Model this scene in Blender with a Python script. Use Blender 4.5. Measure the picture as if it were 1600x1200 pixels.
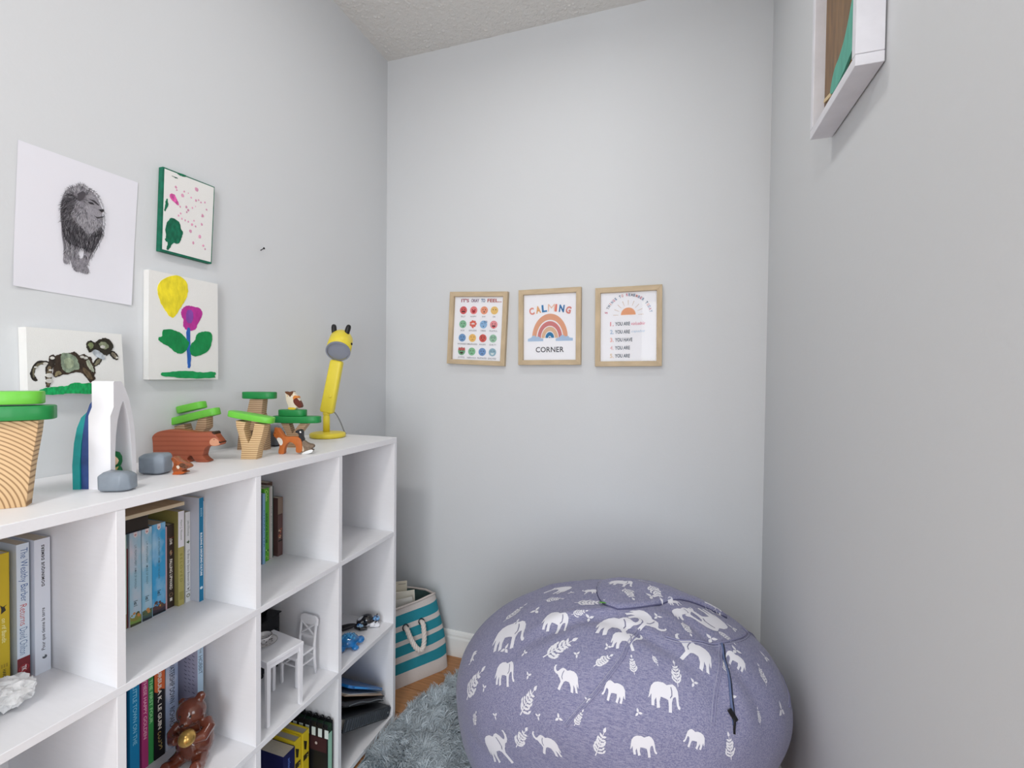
import bpy, bmesh, math, random
import numpy as np
from mathutils import Vector, Matrix, Quaternion
from mathutils.bvhtree import BVHTree
from mathutils.geometry import tessellate_polygon
for o in list(bpy.data.objects): bpy.data.objects.remove(o)
scene = bpy.context.scene
COL = scene.collection
R = math.radians
rnd = random.Random(7)

# ------------------------------------------------------------------ camera
cam_d = bpy.data.cameras.new('camera'); cam_d.sensor_width = 36; cam_d.lens = 722.24/1600*36
cam_d.clip_start = .02
cam = bpy.data.objects.new('camera', cam_d); COL.objects.link(cam); scene.camera = cam
def _basis(yaw, pitch, roll):
    c, s = math.cos(yaw), math.sin(yaw)
    fw = Vector((-s, c, 0)); rt = Vector((c, s, 0)); up = Vector((0, 0, 1))
    f2 = fw*math.cos(pitch) - up*math.sin(pitch); u2 = up*math.cos(pitch) + fw*math.sin(pitch)
    r3 = rt*math.cos(roll) + u2*math.sin(roll); u3 = u2*math.cos(roll) - rt*math.sin(roll)
    return r3, u3, f2
_r, _u, _f = _basis(.3221, .0191, .011)
cam.matrix_world = Matrix(((_r.x, _u.x, -_f.x, 1.1252), (_r.y, _u.y, -_f.y, -1.2888), (_r.z, _u.z, -_f.z, 1.1331), (0, 0, 0, 1)))

# ------------------------------------------------------------------ world, lights, exposure
w = bpy.data.worlds.new('world'); scene.world = w; w.use_nodes = True
w.node_tree.nodes['Background'].inputs[0].default_value = (.86, .93, 1, 1)
w.node_tree.nodes['Background'].inputs[1].default_value = 1.2
def area(name, loc, rot, sx, sy, power, col=(1, 1, 1), disk=False):
    l = bpy.data.lights.new(name, 'AREA'); l.energy = power; l.color = col
    l.shape = 'DISK' if disk else 'RECTANGLE'; l.size = sx; l.size_y = sy
    o = bpy.data.objects.new(name, l); COL.objects.link(o); o.location = loc; o.rotation_euler = rot
    return o
area('lamp_over_nook', (.78, -.32, 2.365), (0, 0, 0), .24, .24, 3.0, (1, .985, .96), True)
area('added_room_lamp', (.80, -2.05, 2.365), (0, 0, 0), .34, .34, 17, (1, .985, .96), True)  # added lamp out of view, brightens the right wall and shelves
area('daylight_window', (1.60, -3.42, 1.05), (R(90), 0, 0), 1.5, 1.9, 46, (.90, .95, 1))
area('daylight_side_window', (3.52, -2.4, 1.42), (R(90), 0, R(90)), 1.3, 1.25, 20, (.90, .95, 1))
scene.view_settings.view_transform = 'Standard'; scene.view_settings.look = 'None'
scene.view_settings.gamma = 1; scene.view_settings.use_curve_mapping = False
scene.view_settings.exposure = -0.08

# ------------------------------------------------------------------ materials
def lin(c):
    if isinstance(c, str):
        c = c.lstrip('#'); c = [int(c[i:i+2], 16)/255 for i in (0, 2, 4)]
    return tuple((x/12.92 if x <= .04045 else ((x+.055)/1.055)**2.4) for x in c[:3]) + (1,)
_m = {}
def mat(col, rough=.6, metal=0, noise=0, scale=40, bump=0, bscale=200, coat=0, spec=.4, trans=0, stretch=(1, 1, 1), sheen=0, ior=1.45):
    key = (str(col), rough, metal, noise, scale, bump, bscale, coat, spec, trans, stretch, sheen)
    if key in _m: return _m[key]
    m = bpy.data.materials.new('mat_%02d' % len(_m)); _m[key] = m; m.use_nodes = True
    nt = m.node_tree; b = nt.nodes['Principled BSDF']
    c = lin(col); b.inputs['Base Color'].default_value = c; b.inputs['Roughness'].default_value = rough
    b.inputs['Metallic'].default_value = metal; b.inputs['Specular IOR Level'].default_value = spec
    b.inputs['Coat Weight'].default_value = coat; b.inputs['Coat Roughness'].default_value = .06
    b.inputs['Transmission Weight'].default_value = trans; b.inputs['IOR'].default_value = ior
    b.inputs['Sheen Weight'].default_value = sheen
    if noise or bump:
        tc = nt.nodes.new('ShaderNodeTexCoord'); mp = nt.nodes.new('ShaderNodeMapping'); mp.inputs['Scale'].default_value = stretch
        nt.links.new(tc.outputs['Object'], mp.inputs[0])
    if noise:
        n = nt.nodes.new('ShaderNodeTexNoise'); n.inputs['Scale'].default_value = scale; n.inputs['Detail'].default_value = 4
        nt.links.new(mp.outputs[0], n.inputs['Vector'])
        r = nt.nodes.new('ShaderNodeMapRange'); r.inputs[1].default_value = .3; r.inputs[2].default_value = .7
        r.inputs[3].default_value = 1-noise; r.inputs[4].default_value = 1+noise*.7
        nt.links.new(n.outputs[0], r.inputs[0])
        x = nt.nodes.new('ShaderNodeVectorMath'); x.operation = 'SCALE'; x.inputs[0].default_value = c[:3]
        nt.links.new(r.outputs[0], x.inputs['Scale']); nt.links.new(x.outputs[0], b.inputs['Base Color'])
    if bump:
        n2 = nt.nodes.new('ShaderNodeTexNoise'); n2.inputs['Scale'].default_value = bscale; n2.inputs['Detail'].default_value = 5
        nt.links.new(mp.outputs[0], n2.inputs['Vector'])
        bp = nt.nodes.new('ShaderNodeBump'); bp.inputs['Strength'].default_value = bump; bp.inputs['Distance'].default_value = .004
        nt.links.new(n2.outputs[0], bp.inputs['Height']); nt.links.new(bp.outputs[0], b.inputs['Normal'])
    return m
def ring_wood(light, dark, scale=60, origin=(0, 0, 0), rot=(0, 0, 0), kind='RINGS', dist=1.0, rough=.6):
    """wood whose growth rings are a wave pattern in the thing's own coordinates"""
    m = bpy.data.materials.new('ring_wood'); m.use_nodes = True; nt = m.node_tree; b = nt.nodes['Principled BSDF']
    tc = nt.nodes.new('ShaderNodeTexCoord'); mp = nt.nodes.new('ShaderNodeMapping')
    mp.vector_type = 'TEXTURE'; mp.inputs['Location'].default_value = origin; mp.inputs['Rotation'].default_value = rot
    nt.links.new(tc.outputs['Object'], mp.inputs[0])
    wv = nt.nodes.new('ShaderNodeTexWave'); wv.wave_type = kind
    if kind == 'RINGS': wv.rings_direction = 'Y'
    else: wv.bands_direction = 'Z'
    wv.inputs['Scale'].default_value = scale; wv.inputs['Distortion'].default_value = dist; wv.inputs['Detail'].default_value = 2
    wv.inputs['Detail Scale'].default_value = .6
    nt.links.new(mp.outputs[0], wv.inputs[0])
    cr = nt.nodes.new('ShaderNodeValToRGB'); cr.color_ramp.elements[0].color = lin(dark); cr.color_ramp.elements[1].color = lin(light)
    cr.color_ramp.elements[0].position = .02; cr.color_ramp.elements[1].position = .45
    nt.links.new(wv.outputs[0], cr.inputs[0]); nt.links.new(cr.outputs[0], b.inputs['Base Color'])
    b.inputs['Roughness'].default_value = rough
    return m
_am = {}
def attr_mat(rough=.8):
    if rough in _am: return _am[rough]
    m = bpy.data.materials.new('print_colours'); m.use_nodes = True; nt = m.node_tree; b = nt.nodes['Principled BSDF']
    a = nt.nodes.new('ShaderNodeAttribute'); a.attribute_name = 'Col'
    nt.links.new(a.outputs[0], b.inputs['Base Color']); b.inputs['Roughness'].default_value = rough
    _am[rough] = m; return m
WHITE = mat('#f1f1f3', .38, spec=.4)
WALLM = mat('#d9dbdd', .85, bump=.06, bscale=140, spec=.2)
TRIM = mat('#f2f2f0', .4)

# ------------------------------------------------------------------ object helpers
def link(name, me, mats=(), parent=None, smooth=False):
    o = bpy.data.objects.new(name, me); COL.objects.link(o)
    for m in (mats if isinstance(mats, (list, tuple)) else [mats]): me.materials.append(m)
    if parent: o.parent = parent
    if smooth:
        me.polygons.foreach_set('use_smooth', [True]*len(me.polygons))
    return o
def tag(o, label=None, cat=None, group=None, kind=None):
    if label: o['label'] = label
    if cat: o['category'] = cat
    if group: o['group'] = group
    if kind: o['kind'] = kind
    return o
def thing(name, label, cat, loc=(0, 0, 0), rotz=0, group=None):
    o = bpy.data.objects.new(name, None); COL.objects.link(o); o.location = loc; o.rotation_euler = (0, 0, rotz)
    o.empty_display_size = .02
    return tag(o, label, cat, group)
class MB:
    def __init__(s): s.v = []; s.f = []; s.mi = []; s.cur = 0
    def add(s, vs, fs):
        b = len(s.v); s.v += [tuple(v) for v in vs]; s.f += [tuple(i+b for i in f) for f in fs]; s.mi += [s.cur]*len(fs); return s
    def box(s, a, b, c=0.0):
        """box from corner a to corner b, edges chamfered by c"""
        x0, y0, z0 = (min(a[i], b[i]) for i in range(3)); x1, y1, z1 = (max(a[i], b[i]) for i in range(3))
        if c <= 0:
            return s.add([(x, y, z) for x in (x0, x1) for y in (y0, y1) for z in (z0, z1)],
                         [(0, 1, 3, 2), (4, 6, 7, 5), (0, 4, 5, 1), (2, 3, 7, 6), (0, 2, 6, 4), (1, 5, 7, 3)])
        bm = bmesh.new(); bmesh.ops.create_cube(bm, size=1)
        for v in bm.verts: v.co = Vector(((x0+x1)/2+v.co.x*(x1-x0), (y0+y1)/2+v.co.y*(y1-y0), (z0+z1)/2+v.co.z*(z1-z0)))
        bmesh.ops.bevel(bm, geom=bm.edges[:], offset=c, segments=1, profile=.5, affect='EDGES')
        s.bm(bm); return s
    def bm(s, bm, M=None):
        bm.verts.index_update()
        s.add([(M @ v.co if M else v.co)[:] for v in bm.verts], [[v.index for v in f.verts] for f in bm.faces]); bm.free(); return s
    def prism(s, pts, t, fr=None, bev=0.0):
        """2D outline (x,z) extruded along y by +-t/2, optional bevel; fr maps local->target"""
        bm = bmesh.new(); vs = [bm.verts.new((x, -t/2, z)) for x, z in pts]; f = bm.faces.new(vs)
        r = bmesh.ops.extrude_face_region(bm, geom=[f]); nv = [e for e in r['geom'] if isinstance(e, bmesh.types.BMVert)]
        bmesh.ops.translate(bm, verts=nv, vec=(0, t, 0)); bmesh.ops.recalc_face_normals(bm, faces=bm.faces[:])
        if bev:
            ed = [e for e in bm.edges if abs(e.verts[0].co.y-e.verts[1].co.y) < 1e-6]
            bmesh.ops.bevel(bm, geom=ed, offset=bev, segments=2, profile=.5, affect='EDGES', clamp_overlap=True)
        bmesh.ops.triangulate(bm, faces=[f for f in bm.faces if len(f.verts) > 4])
        return s.bm(bm, fr)
    def lathe(s, prof, n=32, M=None, cap=True):
        vs = []; fs = []
        for r, z in prof:
            for k in range(n):
                a = 2*math.pi*k/n; v = Vector((r*math.cos(a), r*math.sin(a), z)); vs.append((M @ v) if M else v)
        m = len(prof)
        for i in range(m-1):
            for k in range(n): fs.append((i*n+k, i*n+(k+1) % n, (i+1)*n+(k+1) % n, (i+1)*n+k))
        if cap: fs.append(tuple(range(n))[::-1]); fs.append(tuple(range((m-1)*n, m*n)))
        return s.add(vs, fs)
    def tube(s, path, rad, n=8, closed=False):
        P = [Vector(p) for p in path]; m = len(P); vs = []; fs = []
        rr = rad if isinstance(rad, (list, tuple)) else [rad]*m
        up = Vector((0, 0, 1)); prev = None
        for i in range(m):
            a = P[(i-1) % m] if (closed or i > 0) else P[0]; b = P[(i+1) % m] if (closed or i < m-1) else P[-1]
            t = (b-a).normalized()
            if prev is None:
                u = t.cross(up) if abs(t.dot(up)) < .95 else t.cross(Vector((1, 0, 0)))
            else: u = prev - t*prev.dot(t)
            u.normalize(); prev = u; v = t.cross(u)
            for k in range(n):
                q = 2*math.pi*k/n; vs.append(P[i]+(u*math.cos(q)+v*math.sin(q))*rr[i])
        for i in range(m if closed else m-1):
            j = (i+1) % m
            for k in range(n): fs.append((i*n+k, i*n+(k+1) % n, j*n+(k+1) % n, j*n+k))
        if not closed: fs.append(tuple(range(n))[::-1]); fs.append(tuple(range((m-1)*n, m*n)))
        return s.add(vs, fs)
    def ball(s, c, r, sub=2, rot=None, jit=0, rg=None):
        bm = bmesh.new(); bmesh.ops.create_icosphere(bm, subdivisions=sub, radius=1)
        r = (r, r, r) if not isinstance(r, (list, tuple)) else r
        for v in bm.verts:
            co = v.co.copy()
            if jit: co *= 1+rg.uniform(-jit, jit)
            co = Vector((co.x*r[0], co.y*r[1], co.z*r[2]))
            if rot: co = rot @ co
            v.co = co+Vector(c)
        return s.bm(bm)
    def obj(s, name, mats, parent=None, smooth=False, fix=False):
        me = bpy.data.meshes.new(name); me.from_pydata(s.v, [], s.f)
        o = link(name, me, mats, parent, smooth)
        if any(s.mi): me.polygons.foreach_set('material_index', s.mi)
        if fix:
            bm = bmesh.new(); bm.from_mesh(me); bmesh.ops.recalc_face_normals(bm, faces=bm.faces[:]); bm.to_mesh(me); bm.free()
        me.update(); return o
def box(name, a, b, m, parent=None, c=0.0): return MB().box(a, b, c).obj(name, m, parent)
def smooth_angle(o, ang=35):
    me = o.data; me.polygons.foreach_set('use_smooth', [True]*len(me.polygons))
    me.set_sharp_from_angle(angle=R(ang)); return o
def chaikin(p, n=2, closed=True):
    for _ in range(n):
        q = []; m = len(p)
        for i in range(m if closed else m-1):
            a = p[i]; b = p[(i+1) % m]
            q += [tuple(a[k]*.75+b[k]*.25 for k in range(len(a))), tuple(a[k]*.25+b[k]*.75 for k in range(len(a)))]
        p = q if closed else [p[0]]+q+[p[-1]]
    return p

# lettering: font curve -> mesh laid on the plane (origin, right, up)
_tc = {}
def glyphs(s, bold=0, sp=1.0, shear=0):
    key = (s, bold, sp, shear)
    if key in _tc: return _tc[key]
    cu = bpy.data.curves.new('t', 'FONT'); cu.body = s; cu.size = 1; cu.align_x = 'CENTER'; cu.align_y = 'CENTER'
    cu.offset = bold; cu.space_character = sp; cu.shear = shear; cu.resolution_u = 3
    o = bpy.data.objects.new('t', cu); me = bpy.data.meshes.new_from_object(o)
    vs = [v.co.copy() for v in me.vertices]; fs = [tuple(p.vertices) for p in me.polygons]
    bpy.data.objects.remove(o); bpy.data.meshes.remove(me); bpy.data.curves.remove(cu)
    _tc[key] = (vs, fs); return _tc[key]
def letter(mb, s, org, right, up, size, bold=0.0, sp=1.0, sx=1.0, fitw=None, fith=None, shear=0):
    vs, fs = glyphs(s, bold, sp, shear)
    if not vs: return mb
    x0 = min(v.x for v in vs); x1 = max(v.x for v in vs); y0 = min(v.y for v in vs); y1 = max(v.y for v in vs)
    kx = size*sx; ky = size
    if fitw: kx = fitw/(x1-x0)
    if fith: ky = fith/(y1-y0)
    org, right, up = Vector(org), Vector(right), Vector(up)
    return mb.add([org+right*((v.x-(x0+x1)/2)*kx)+up*((v.y-(y0+y1)/2)*ky) for v in vs], fs)
# flat print: polygons of colour stacked a hair above a surface
class Print:
    def __init__(s, org=(0, 0, 0), right=(1, 0, 0), up=(0, 0, 1), out=None):
        s.o, s.r, s.u = Vector(org), Vector(right), Vector(up); s.n = Vector(out) if out else s.r.cross(s.u)
        s.v = []; s.f = []; s.c = []; s.h = .0002; s.step = .00004
    def poly(s, pts, col):
        s.h += s.step; b = len(s.v); P = [s.o+s.r*x+s.u*y+s.n*s.h for x, y in pts]
        tris = tessellate_polygon([[Vector((x, y, 0)) for x, y in pts]])
        s.v += [tuple(p) for p in P]; c = lin(col)
        for t in tris: s.f.append(tuple(i+b for i in t)); s.c.append(c)
    def disc(s, x, y, r, col, n=24, ry=None):
        s.poly([(x+r*math.cos(2*math.pi*k/n), y+(ry or r)*math.sin(2*math.pi*k/n)) for k in range(n)], col)
    def arc(s, x, y, r0, r1, a0, a1, col, n=24, ky=1.0):
        pts = [(x+r1*math.cos(a0+(a1-a0)*k/n), y+ky*r1*math.sin(a0+(a1-a0)*k/n)) for k in range(n+1)]
        pts += [(x+r0*math.cos(a1+(a0-a1)*k/n), y+ky*r0*math.sin(a1+(a0-a1)*k/n)) for k in range(n+1)]
        s.poly(pts, col)
    def text(s, t, x, y, size, col, **k):
        s.h += s.step; mb = MB(); ang = k.pop('ang', 0)
        r = s.r*math.cos(ang)+s.u*math.sin(ang); u = s.u*math.cos(ang)-s.r*math.sin(ang)
        letter(mb, t, s.o+s.r*x+s.u*y+s.n*s.h, r, u, size, **k)
        b = len(s.v); s.v += mb.v; s.f += [tuple(i+b for i in f) for f in mb.f]; s.c += [lin(col)]*len(mb.f)
    def obj(s, name, parent, rough=.8):
        me = bpy.data.meshes.new(name); me.from_pydata(s.v, [], s.f)
        bm = bmesh.new(); bm.from_mesh(me)
        for f in bm.faces:
            f.normal_update()
            if f.normal.dot(s.n) < 0: f.normal_flip()
        bm.to_mesh(me); bm.free()
        a = me.color_attributes.new('Col', 'FLOAT_COLOR', 'CORNER'); arr = []
        for p in me.polygons: arr += list(s.c[p.index])*p.loop_total
        a.data.foreach_set('color', arr)
        return link(name, me, [attr_mat(rough)], parent)
FLOWER={
 'yellow':[(-0.5204,1.3511),(-0.5017,1.3609),(-0.4849,1.3607),(-0.4726,1.351),(-0.4676,1.3348),(-0.4702,1.3172),(-0.4802,1.296),(-0.4924,1.2773),(-0.5008,1.2618),(-0.5091,1.2596),(-0.5161,1.2647),(-0.523,1.2756),(-0.532,1.2883),(-0.5376,1.3037),(-0.5408,1.3216),(-0.5363,1.3363)],
 'magenta':[(-0.4752,1.2919),(-0.4652,1.2946),(-0.4524,1.2927),(-0.4394,1.292),(-0.4314,1.283),(-0.4341,1.2675),(-0.4447,1.2511),(-0.4486,1.2382),(-0.4628,1.2318),(-0.4754,1.2343),(-0.4815,1.2447),(-0.479,1.2572),(-0.4864,1.2684),(-0.4851,1.2807)],
 'purple':[(-0.4727,1.2824),(-0.4601,1.2866),(-0.455,1.2724),(-0.4576,1.2547),(-0.4678,1.2486),(-0.4753,1.26)],
 'leaf1':[(-0.5288,1.2292),(-0.5185,1.2325),(-0.4997,1.2308),(-0.4853,1.2249),(-0.4729,1.2112),(-0.4654,1.2019),(-0.473,1.1842),(-0.4854,1.175),(-0.4999,1.1779),(-0.5093,1.187),(-0.5186,1.1935),(-0.5323,1.1997),(-0.539,1.2062),(-0.5368,1.2121),(-0.5289,1.214)],
 'leaf2':[(-0.4629,1.2021),(-0.45,1.2105),(-0.4487,1.2256),(-0.4368,1.233),(-0.418,1.236),(-0.4069,1.2318),(-0.4056,1.2138),(-0.4112,1.1927),(-0.4235,1.1817),(-0.4449,1.1706),(-0.4578,1.1713),(-0.4654,1.1821)],
 'stem':[(-0.4728,1.2407),(-0.4628,1.2417),(-0.4636,1.207),(-0.4616,1.1773),(-0.463,1.1413),(-0.4706,1.1411),(-0.471,1.1769),(-0.4734,1.2063)],
 'grass':[(-0.5337,1.1307),(-0.5095,1.1321),(-0.4806,1.1353),(-0.4449,1.1328),(-0.429,1.1304),(-0.4015,1.1345),(-0.3944,1.128),(-0.4015,1.1228),(-0.393,1.1175),(-0.445,1.1161),(-0.4806,1.1167),(-0.5048,1.1197),(-0.5326,1.1225)],
}
PINKS={
 'bush':[(-0.5158,1.4822),(-0.5053,1.4961),(-0.4926,1.4938),(-0.485,1.4876),(-0.4829,1.471),(-0.4774,1.4705),(-0.4819,1.454),(-0.4863,1.4398),(-0.4949,1.4364),(-0.5013,1.4389),(-0.5076,1.4255),(-0.5129,1.4157),(-0.518,1.4185),(-0.5128,1.4357),(-0.5211,1.4366),(-0.518,1.448),(-0.52,1.4641)],
 'sprout':[(-0.5177,1.534),(-0.5146,1.5372),(-0.5136,1.527),(-0.5115,1.5236),(-0.5167,1.5113),(-0.5215,1.5034),(-0.5214,1.5117),(-0.5198,1.5207)],
 'stroke1':[(-0.4933,1.6057),(-0.4749,1.608),(-0.466,1.6051),(-0.4771,1.6017),(-0.4901,1.6017)],
 'stroke2':[(-0.504,1.5939),(-0.4902,1.5932),(-0.4923,1.5908),(-0.5029,1.5918)],
 'petal':[(-0.5104,1.5471),(-0.5041,1.5526),(-0.4967,1.5501),(-0.4925,1.541),(-0.4871,1.53),(-0.4914,1.5285),(-0.4989,1.5333),(-0.5073,1.5377)],
 'pink_dots':[(-0.495,1.57,0.0035),(-0.493,1.564,0.0025),(-0.479,1.556,0.0045),(-0.475,1.567,0.0025),(-0.444,1.584,0.0055),(-0.458,1.559,0.0025),(-0.446,1.556,0.0035),(-0.439,1.56,0.0025),(-0.433,1.556,0.0025),(-0.423,1.56,0.0025),(-0.485,1.527,0.0025),(-0.47,1.532,0.0035),(-0.465,1.526,0.0035),(-0.469,1.52,0.0025),(-0.455,1.535,0.0025),(-0.418,1.543,0.0025),(-0.429,1.524,0.0045),(-0.431,1.502,0.0035),(-0.484,1.512,0.0025),(-0.489,1.505,0.0025),(-0.481,1.5,0.0025),(-0.473,1.499,0.0025),(-0.465,1.498,0.0025),(-0.451,1.505,0.0025),(-0.456,1.494,0.0035),(-0.447,1.492,0.0025),(-0.46,1.477,0.0045),(-0.436,1.47,0.0045),(-0.453,1.45,0.0035),(-0.427,1.45,0.0035),(-0.422,1.443,0.0025),(-0.465,1.567,0.0015),(-0.447,1.541,0.0015)],
}
BEAST={
 'grass':[(-0.7598,1.0923),(-0.7508,1.0984),(-0.7385,1.1008),(-0.727,1.1018),(-0.7119,1.1029),(-0.7075,1.1075),(-0.6963,1.1087),(-0.6849,1.1072),(-0.666,1.1084),(-0.6413,1.1045),(-0.6234,1.0939),(-0.6286,1.0867),(-0.675,1.0868),(-0.6896,1.0866),(-0.712,1.0881),(-0.7228,1.0865),(-0.7538,1.0869),(-0.7593,1.0897)],
 'tail':[(-0.7374,1.1467),(-0.7481,1.1521),(-0.758,1.1487),(-0.7655,1.1388),(-0.7679,1.1267),(-0.7656,1.1157),(-0.7603,1.1121),(-0.7568,1.1127),(-0.7579,1.1171),(-0.7604,1.1199),(-0.7619,1.1267),(-0.7603,1.1349),(-0.7549,1.1419),(-0.7487,1.1441),(-0.739,1.141),(-0.7355,1.1427)],
 'tailin':[(-0.7431,1.1461),(-0.7495,1.1482),(-0.7572,1.1449),(-0.7631,1.1365),(-0.765,1.1268),(-0.7635,1.12),(-0.7622,1.1188),(-0.7615,1.1207),(-0.7623,1.1266),(-0.7607,1.1348),(-0.7557,1.1419),(-0.7494,1.1446),(-0.7436,1.1434),(-0.7421,1.1444)],
 'leg':[(-0.7387,1.155),(-0.7407,1.1486),(-0.7456,1.1373),(-0.7455,1.1232),(-0.7457,1.1052),(-0.7425,1.0992),(-0.7384,1.1042),(-0.7357,1.1227),(-0.7361,1.1346),(-0.7315,1.1444),(-0.7314,1.1538),(-0.7343,1.16)],
 'legin':[(-0.7427,1.1386),(-0.7438,1.1232),(-0.7444,1.1064),(-0.7424,1.1024),(-0.7397,1.1057),(-0.7374,1.1227),(-0.7379,1.1386),(-0.7402,1.1422)],
 'curl':[(-0.7379,1.15),(-0.7361,1.1585),(-0.735,1.1598),(-0.7332,1.1543),(-0.7343,1.1443),(-0.7333,1.142),(-0.7317,1.1437),(-0.7296,1.1548),(-0.733,1.1635),(-0.7391,1.1606),(-0.7405,1.1506),(-0.7396,1.1484)],
 'body':[(-0.7329,1.1571),(-0.7266,1.1626),(-0.718,1.1657),(-0.7049,1.167),(-0.7015,1.1706),(-0.6982,1.168),(-0.6926,1.1614),(-0.6857,1.1673),(-0.6793,1.1606),(-0.6729,1.1609),(-0.6705,1.1484),(-0.667,1.1372),(-0.6659,1.1274),(-0.6695,1.1232),(-0.6647,1.1175),(-0.6707,1.1119),(-0.6755,1.1071),(-0.679,1.1148),(-0.6859,1.1259),(-0.6939,1.1306),(-0.7074,1.1264),(-0.7204,1.1243),(-0.7332,1.1177),(-0.7352,1.1308),(-0.7309,1.1467)],
 'bellylight':[(-0.731,1.1282),(-0.7268,1.1336),(-0.7204,1.127),(-0.7268,1.123),(-0.7332,1.119)],
 'green':[(-0.7223,1.1642),(-0.7148,1.1672),(-0.7071,1.1649),(-0.6983,1.1585),(-0.6938,1.145),(-0.6927,1.1347),(-0.7006,1.1346),(-0.704,1.1305),(-0.7117,1.1284),(-0.7193,1.1323),(-0.7219,1.1416),(-0.7229,1.1535)],
 'greenin':[(-0.717,1.1551),(-0.7072,1.1581),(-0.7006,1.1475),(-0.7051,1.1366),(-0.715,1.1364),(-0.7182,1.1457)],
 'chest':[(-0.6835,1.1508),(-0.6776,1.1565),(-0.6741,1.1483),(-0.6706,1.14),(-0.6677,1.1288),(-0.673,1.1315),(-0.6777,1.1384)],
 'flank':[(-0.6893,1.1396),(-0.6824,1.137),(-0.6731,1.1232),(-0.6707,1.1161),(-0.6766,1.1148),(-0.6836,1.1245)],
 'neck':[(-0.6651,1.141),(-0.6581,1.1465),(-0.6538,1.158),(-0.6549,1.1649),(-0.6606,1.1622),(-0.6662,1.1536),(-0.6701,1.1475),(-0.671,1.1406)],
 'neckin':[(-0.6642,1.1439),(-0.6592,1.1486),(-0.6559,1.1559),(-0.6563,1.16),(-0.6597,1.1587),(-0.6639,1.1529),(-0.6674,1.1475),(-0.6677,1.1434)],
 'head':[(-0.6815,1.1868),(-0.6792,1.1911),(-0.6727,1.1944),(-0.6655,1.1879),(-0.6643,1.1936),(-0.6546,1.1986),(-0.6508,1.201),(-0.6409,1.1982),(-0.6352,1.19),(-0.634,1.1814),(-0.6397,1.1709),(-0.6448,1.1635),(-0.6535,1.1674),(-0.662,1.1769),(-0.6704,1.175),(-0.6752,1.1678),(-0.6798,1.1745)],
 'ear':[(-0.6792,1.187),(-0.6727,1.1902),(-0.6692,1.1835),(-0.674,1.1748),(-0.6775,1.1788)],
 'facel':[(-0.6619,1.1882),(-0.6546,1.1929),(-0.6459,1.1907),(-0.6409,1.1824),(-0.6485,1.1762),(-0.6571,1.1814)],
 'snout':[(-0.6415,1.1692),(-0.6368,1.1612),(-0.6314,1.1566),(-0.625,1.1557),(-0.6251,1.163),(-0.6286,1.1698),(-0.6354,1.1757),(-0.6417,1.1764)],
 'snoutin':[(-0.6378,1.1678),(-0.6346,1.1623),(-0.6308,1.1587),(-0.6271,1.1581),(-0.627,1.1623),(-0.6296,1.1672),(-0.6341,1.1715),(-0.6378,1.172)],
 'collar':[(-0.6704,1.175),(-0.6632,1.1761),(-0.6547,1.1688),(-0.6473,1.1576),(-0.6536,1.1553),(-0.6633,1.1613),(-0.6699,1.1652)],
 'white_dots':[(-0.741,1.123,0.0055),(-0.741,1.113,0.0055),(-0.739,1.133,0.0025),(-0.76,1.138,0.0025),(-0.746,1.145,0.0035),(-0.689,1.16,0.0035),(-0.683,1.158,0.0035),(-0.654,1.182,0.0045),(-0.628,1.161,0.0025),(-0.736,1.156,0.0035)],
}
LION={
 'body':[(-0.6747,1.5067),(-0.6666,1.5012),(-0.6567,1.501),(-0.6483,1.4924),(-0.6432,1.4804),(-0.6381,1.4683),(-0.639,1.456),(-0.6374,1.4386),(-0.6401,1.4258),(-0.6384,1.4183),(-0.6471,1.396),(-0.6557,1.376),(-0.6625,1.3567),(-0.6667,1.344),(-0.6617,1.3373),(-0.6643,1.3299),(-0.6741,1.3298),(-0.6789,1.3317),(-0.6869,1.33),(-0.6915,1.3403),(-0.6953,1.3565),(-0.6954,1.3451),(-0.7008,1.3411),(-0.7061,1.3445),(-0.7045,1.3617),(-0.7052,1.3802),(-0.7081,1.398),(-0.7079,1.4204),(-0.7101,1.4364),(-0.7077,1.4613),(-0.7046,1.4773),(-0.6969,1.4905),(-0.6859,1.4995)],
 'mane':[(-0.7077,1.4613),(-0.7015,1.4785),(-0.686,1.4824),(-0.6829,1.4702),(-0.694,1.4436),(-0.6847,1.4277),(-0.6736,1.4196),(-0.6622,1.4114),(-0.6504,1.4227),(-0.64,1.4338),(-0.6375,1.4226),(-0.6488,1.3916),(-0.659,1.3712),(-0.6722,1.3795),(-0.685,1.3819),(-0.6975,1.3823),(-0.7066,1.3985),(-0.7086,1.4332)],
 'face':[(-0.67,1.4864),(-0.6567,1.4952),(-0.6466,1.4831),(-0.6385,1.4681),(-0.639,1.456),(-0.6519,1.4439),(-0.662,1.4485),(-0.6693,1.4596)],
 'beard':[(-0.6863,1.4367),(-0.6734,1.4505),(-0.662,1.4485),(-0.6502,1.4444),(-0.6399,1.4517),(-0.6409,1.4375),(-0.6622,1.4075),(-0.6736,1.4196)],
 'gap':[(-0.6786,1.3778),(-0.6722,1.3815),(-0.6714,1.3681),(-0.6752,1.3575),(-0.6811,1.3599)],
 'ear':[(-0.6844,1.4849),(-0.6748,1.4942),(-0.6699,1.4902),(-0.6749,1.4769),(-0.6829,1.4721)],
 'eye':[(-0.6668,1.475),(-0.6585,1.4766),(-0.6552,1.4732),(-0.6635,1.4723)],
 'brow':[(-0.6667,1.4818),(-0.6551,1.4821),(-0.6467,1.4752),(-0.6484,1.4736),(-0.6568,1.4785)],
 'nose':[(-0.6484,1.4657),(-0.639,1.47),(-0.6381,1.4653),(-0.6433,1.4615)],
 'mouth':[(-0.6569,1.4511),(-0.6502,1.4494),(-0.6382,1.4553),(-0.6382,1.4537),(-0.6502,1.4468)],
}
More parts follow.
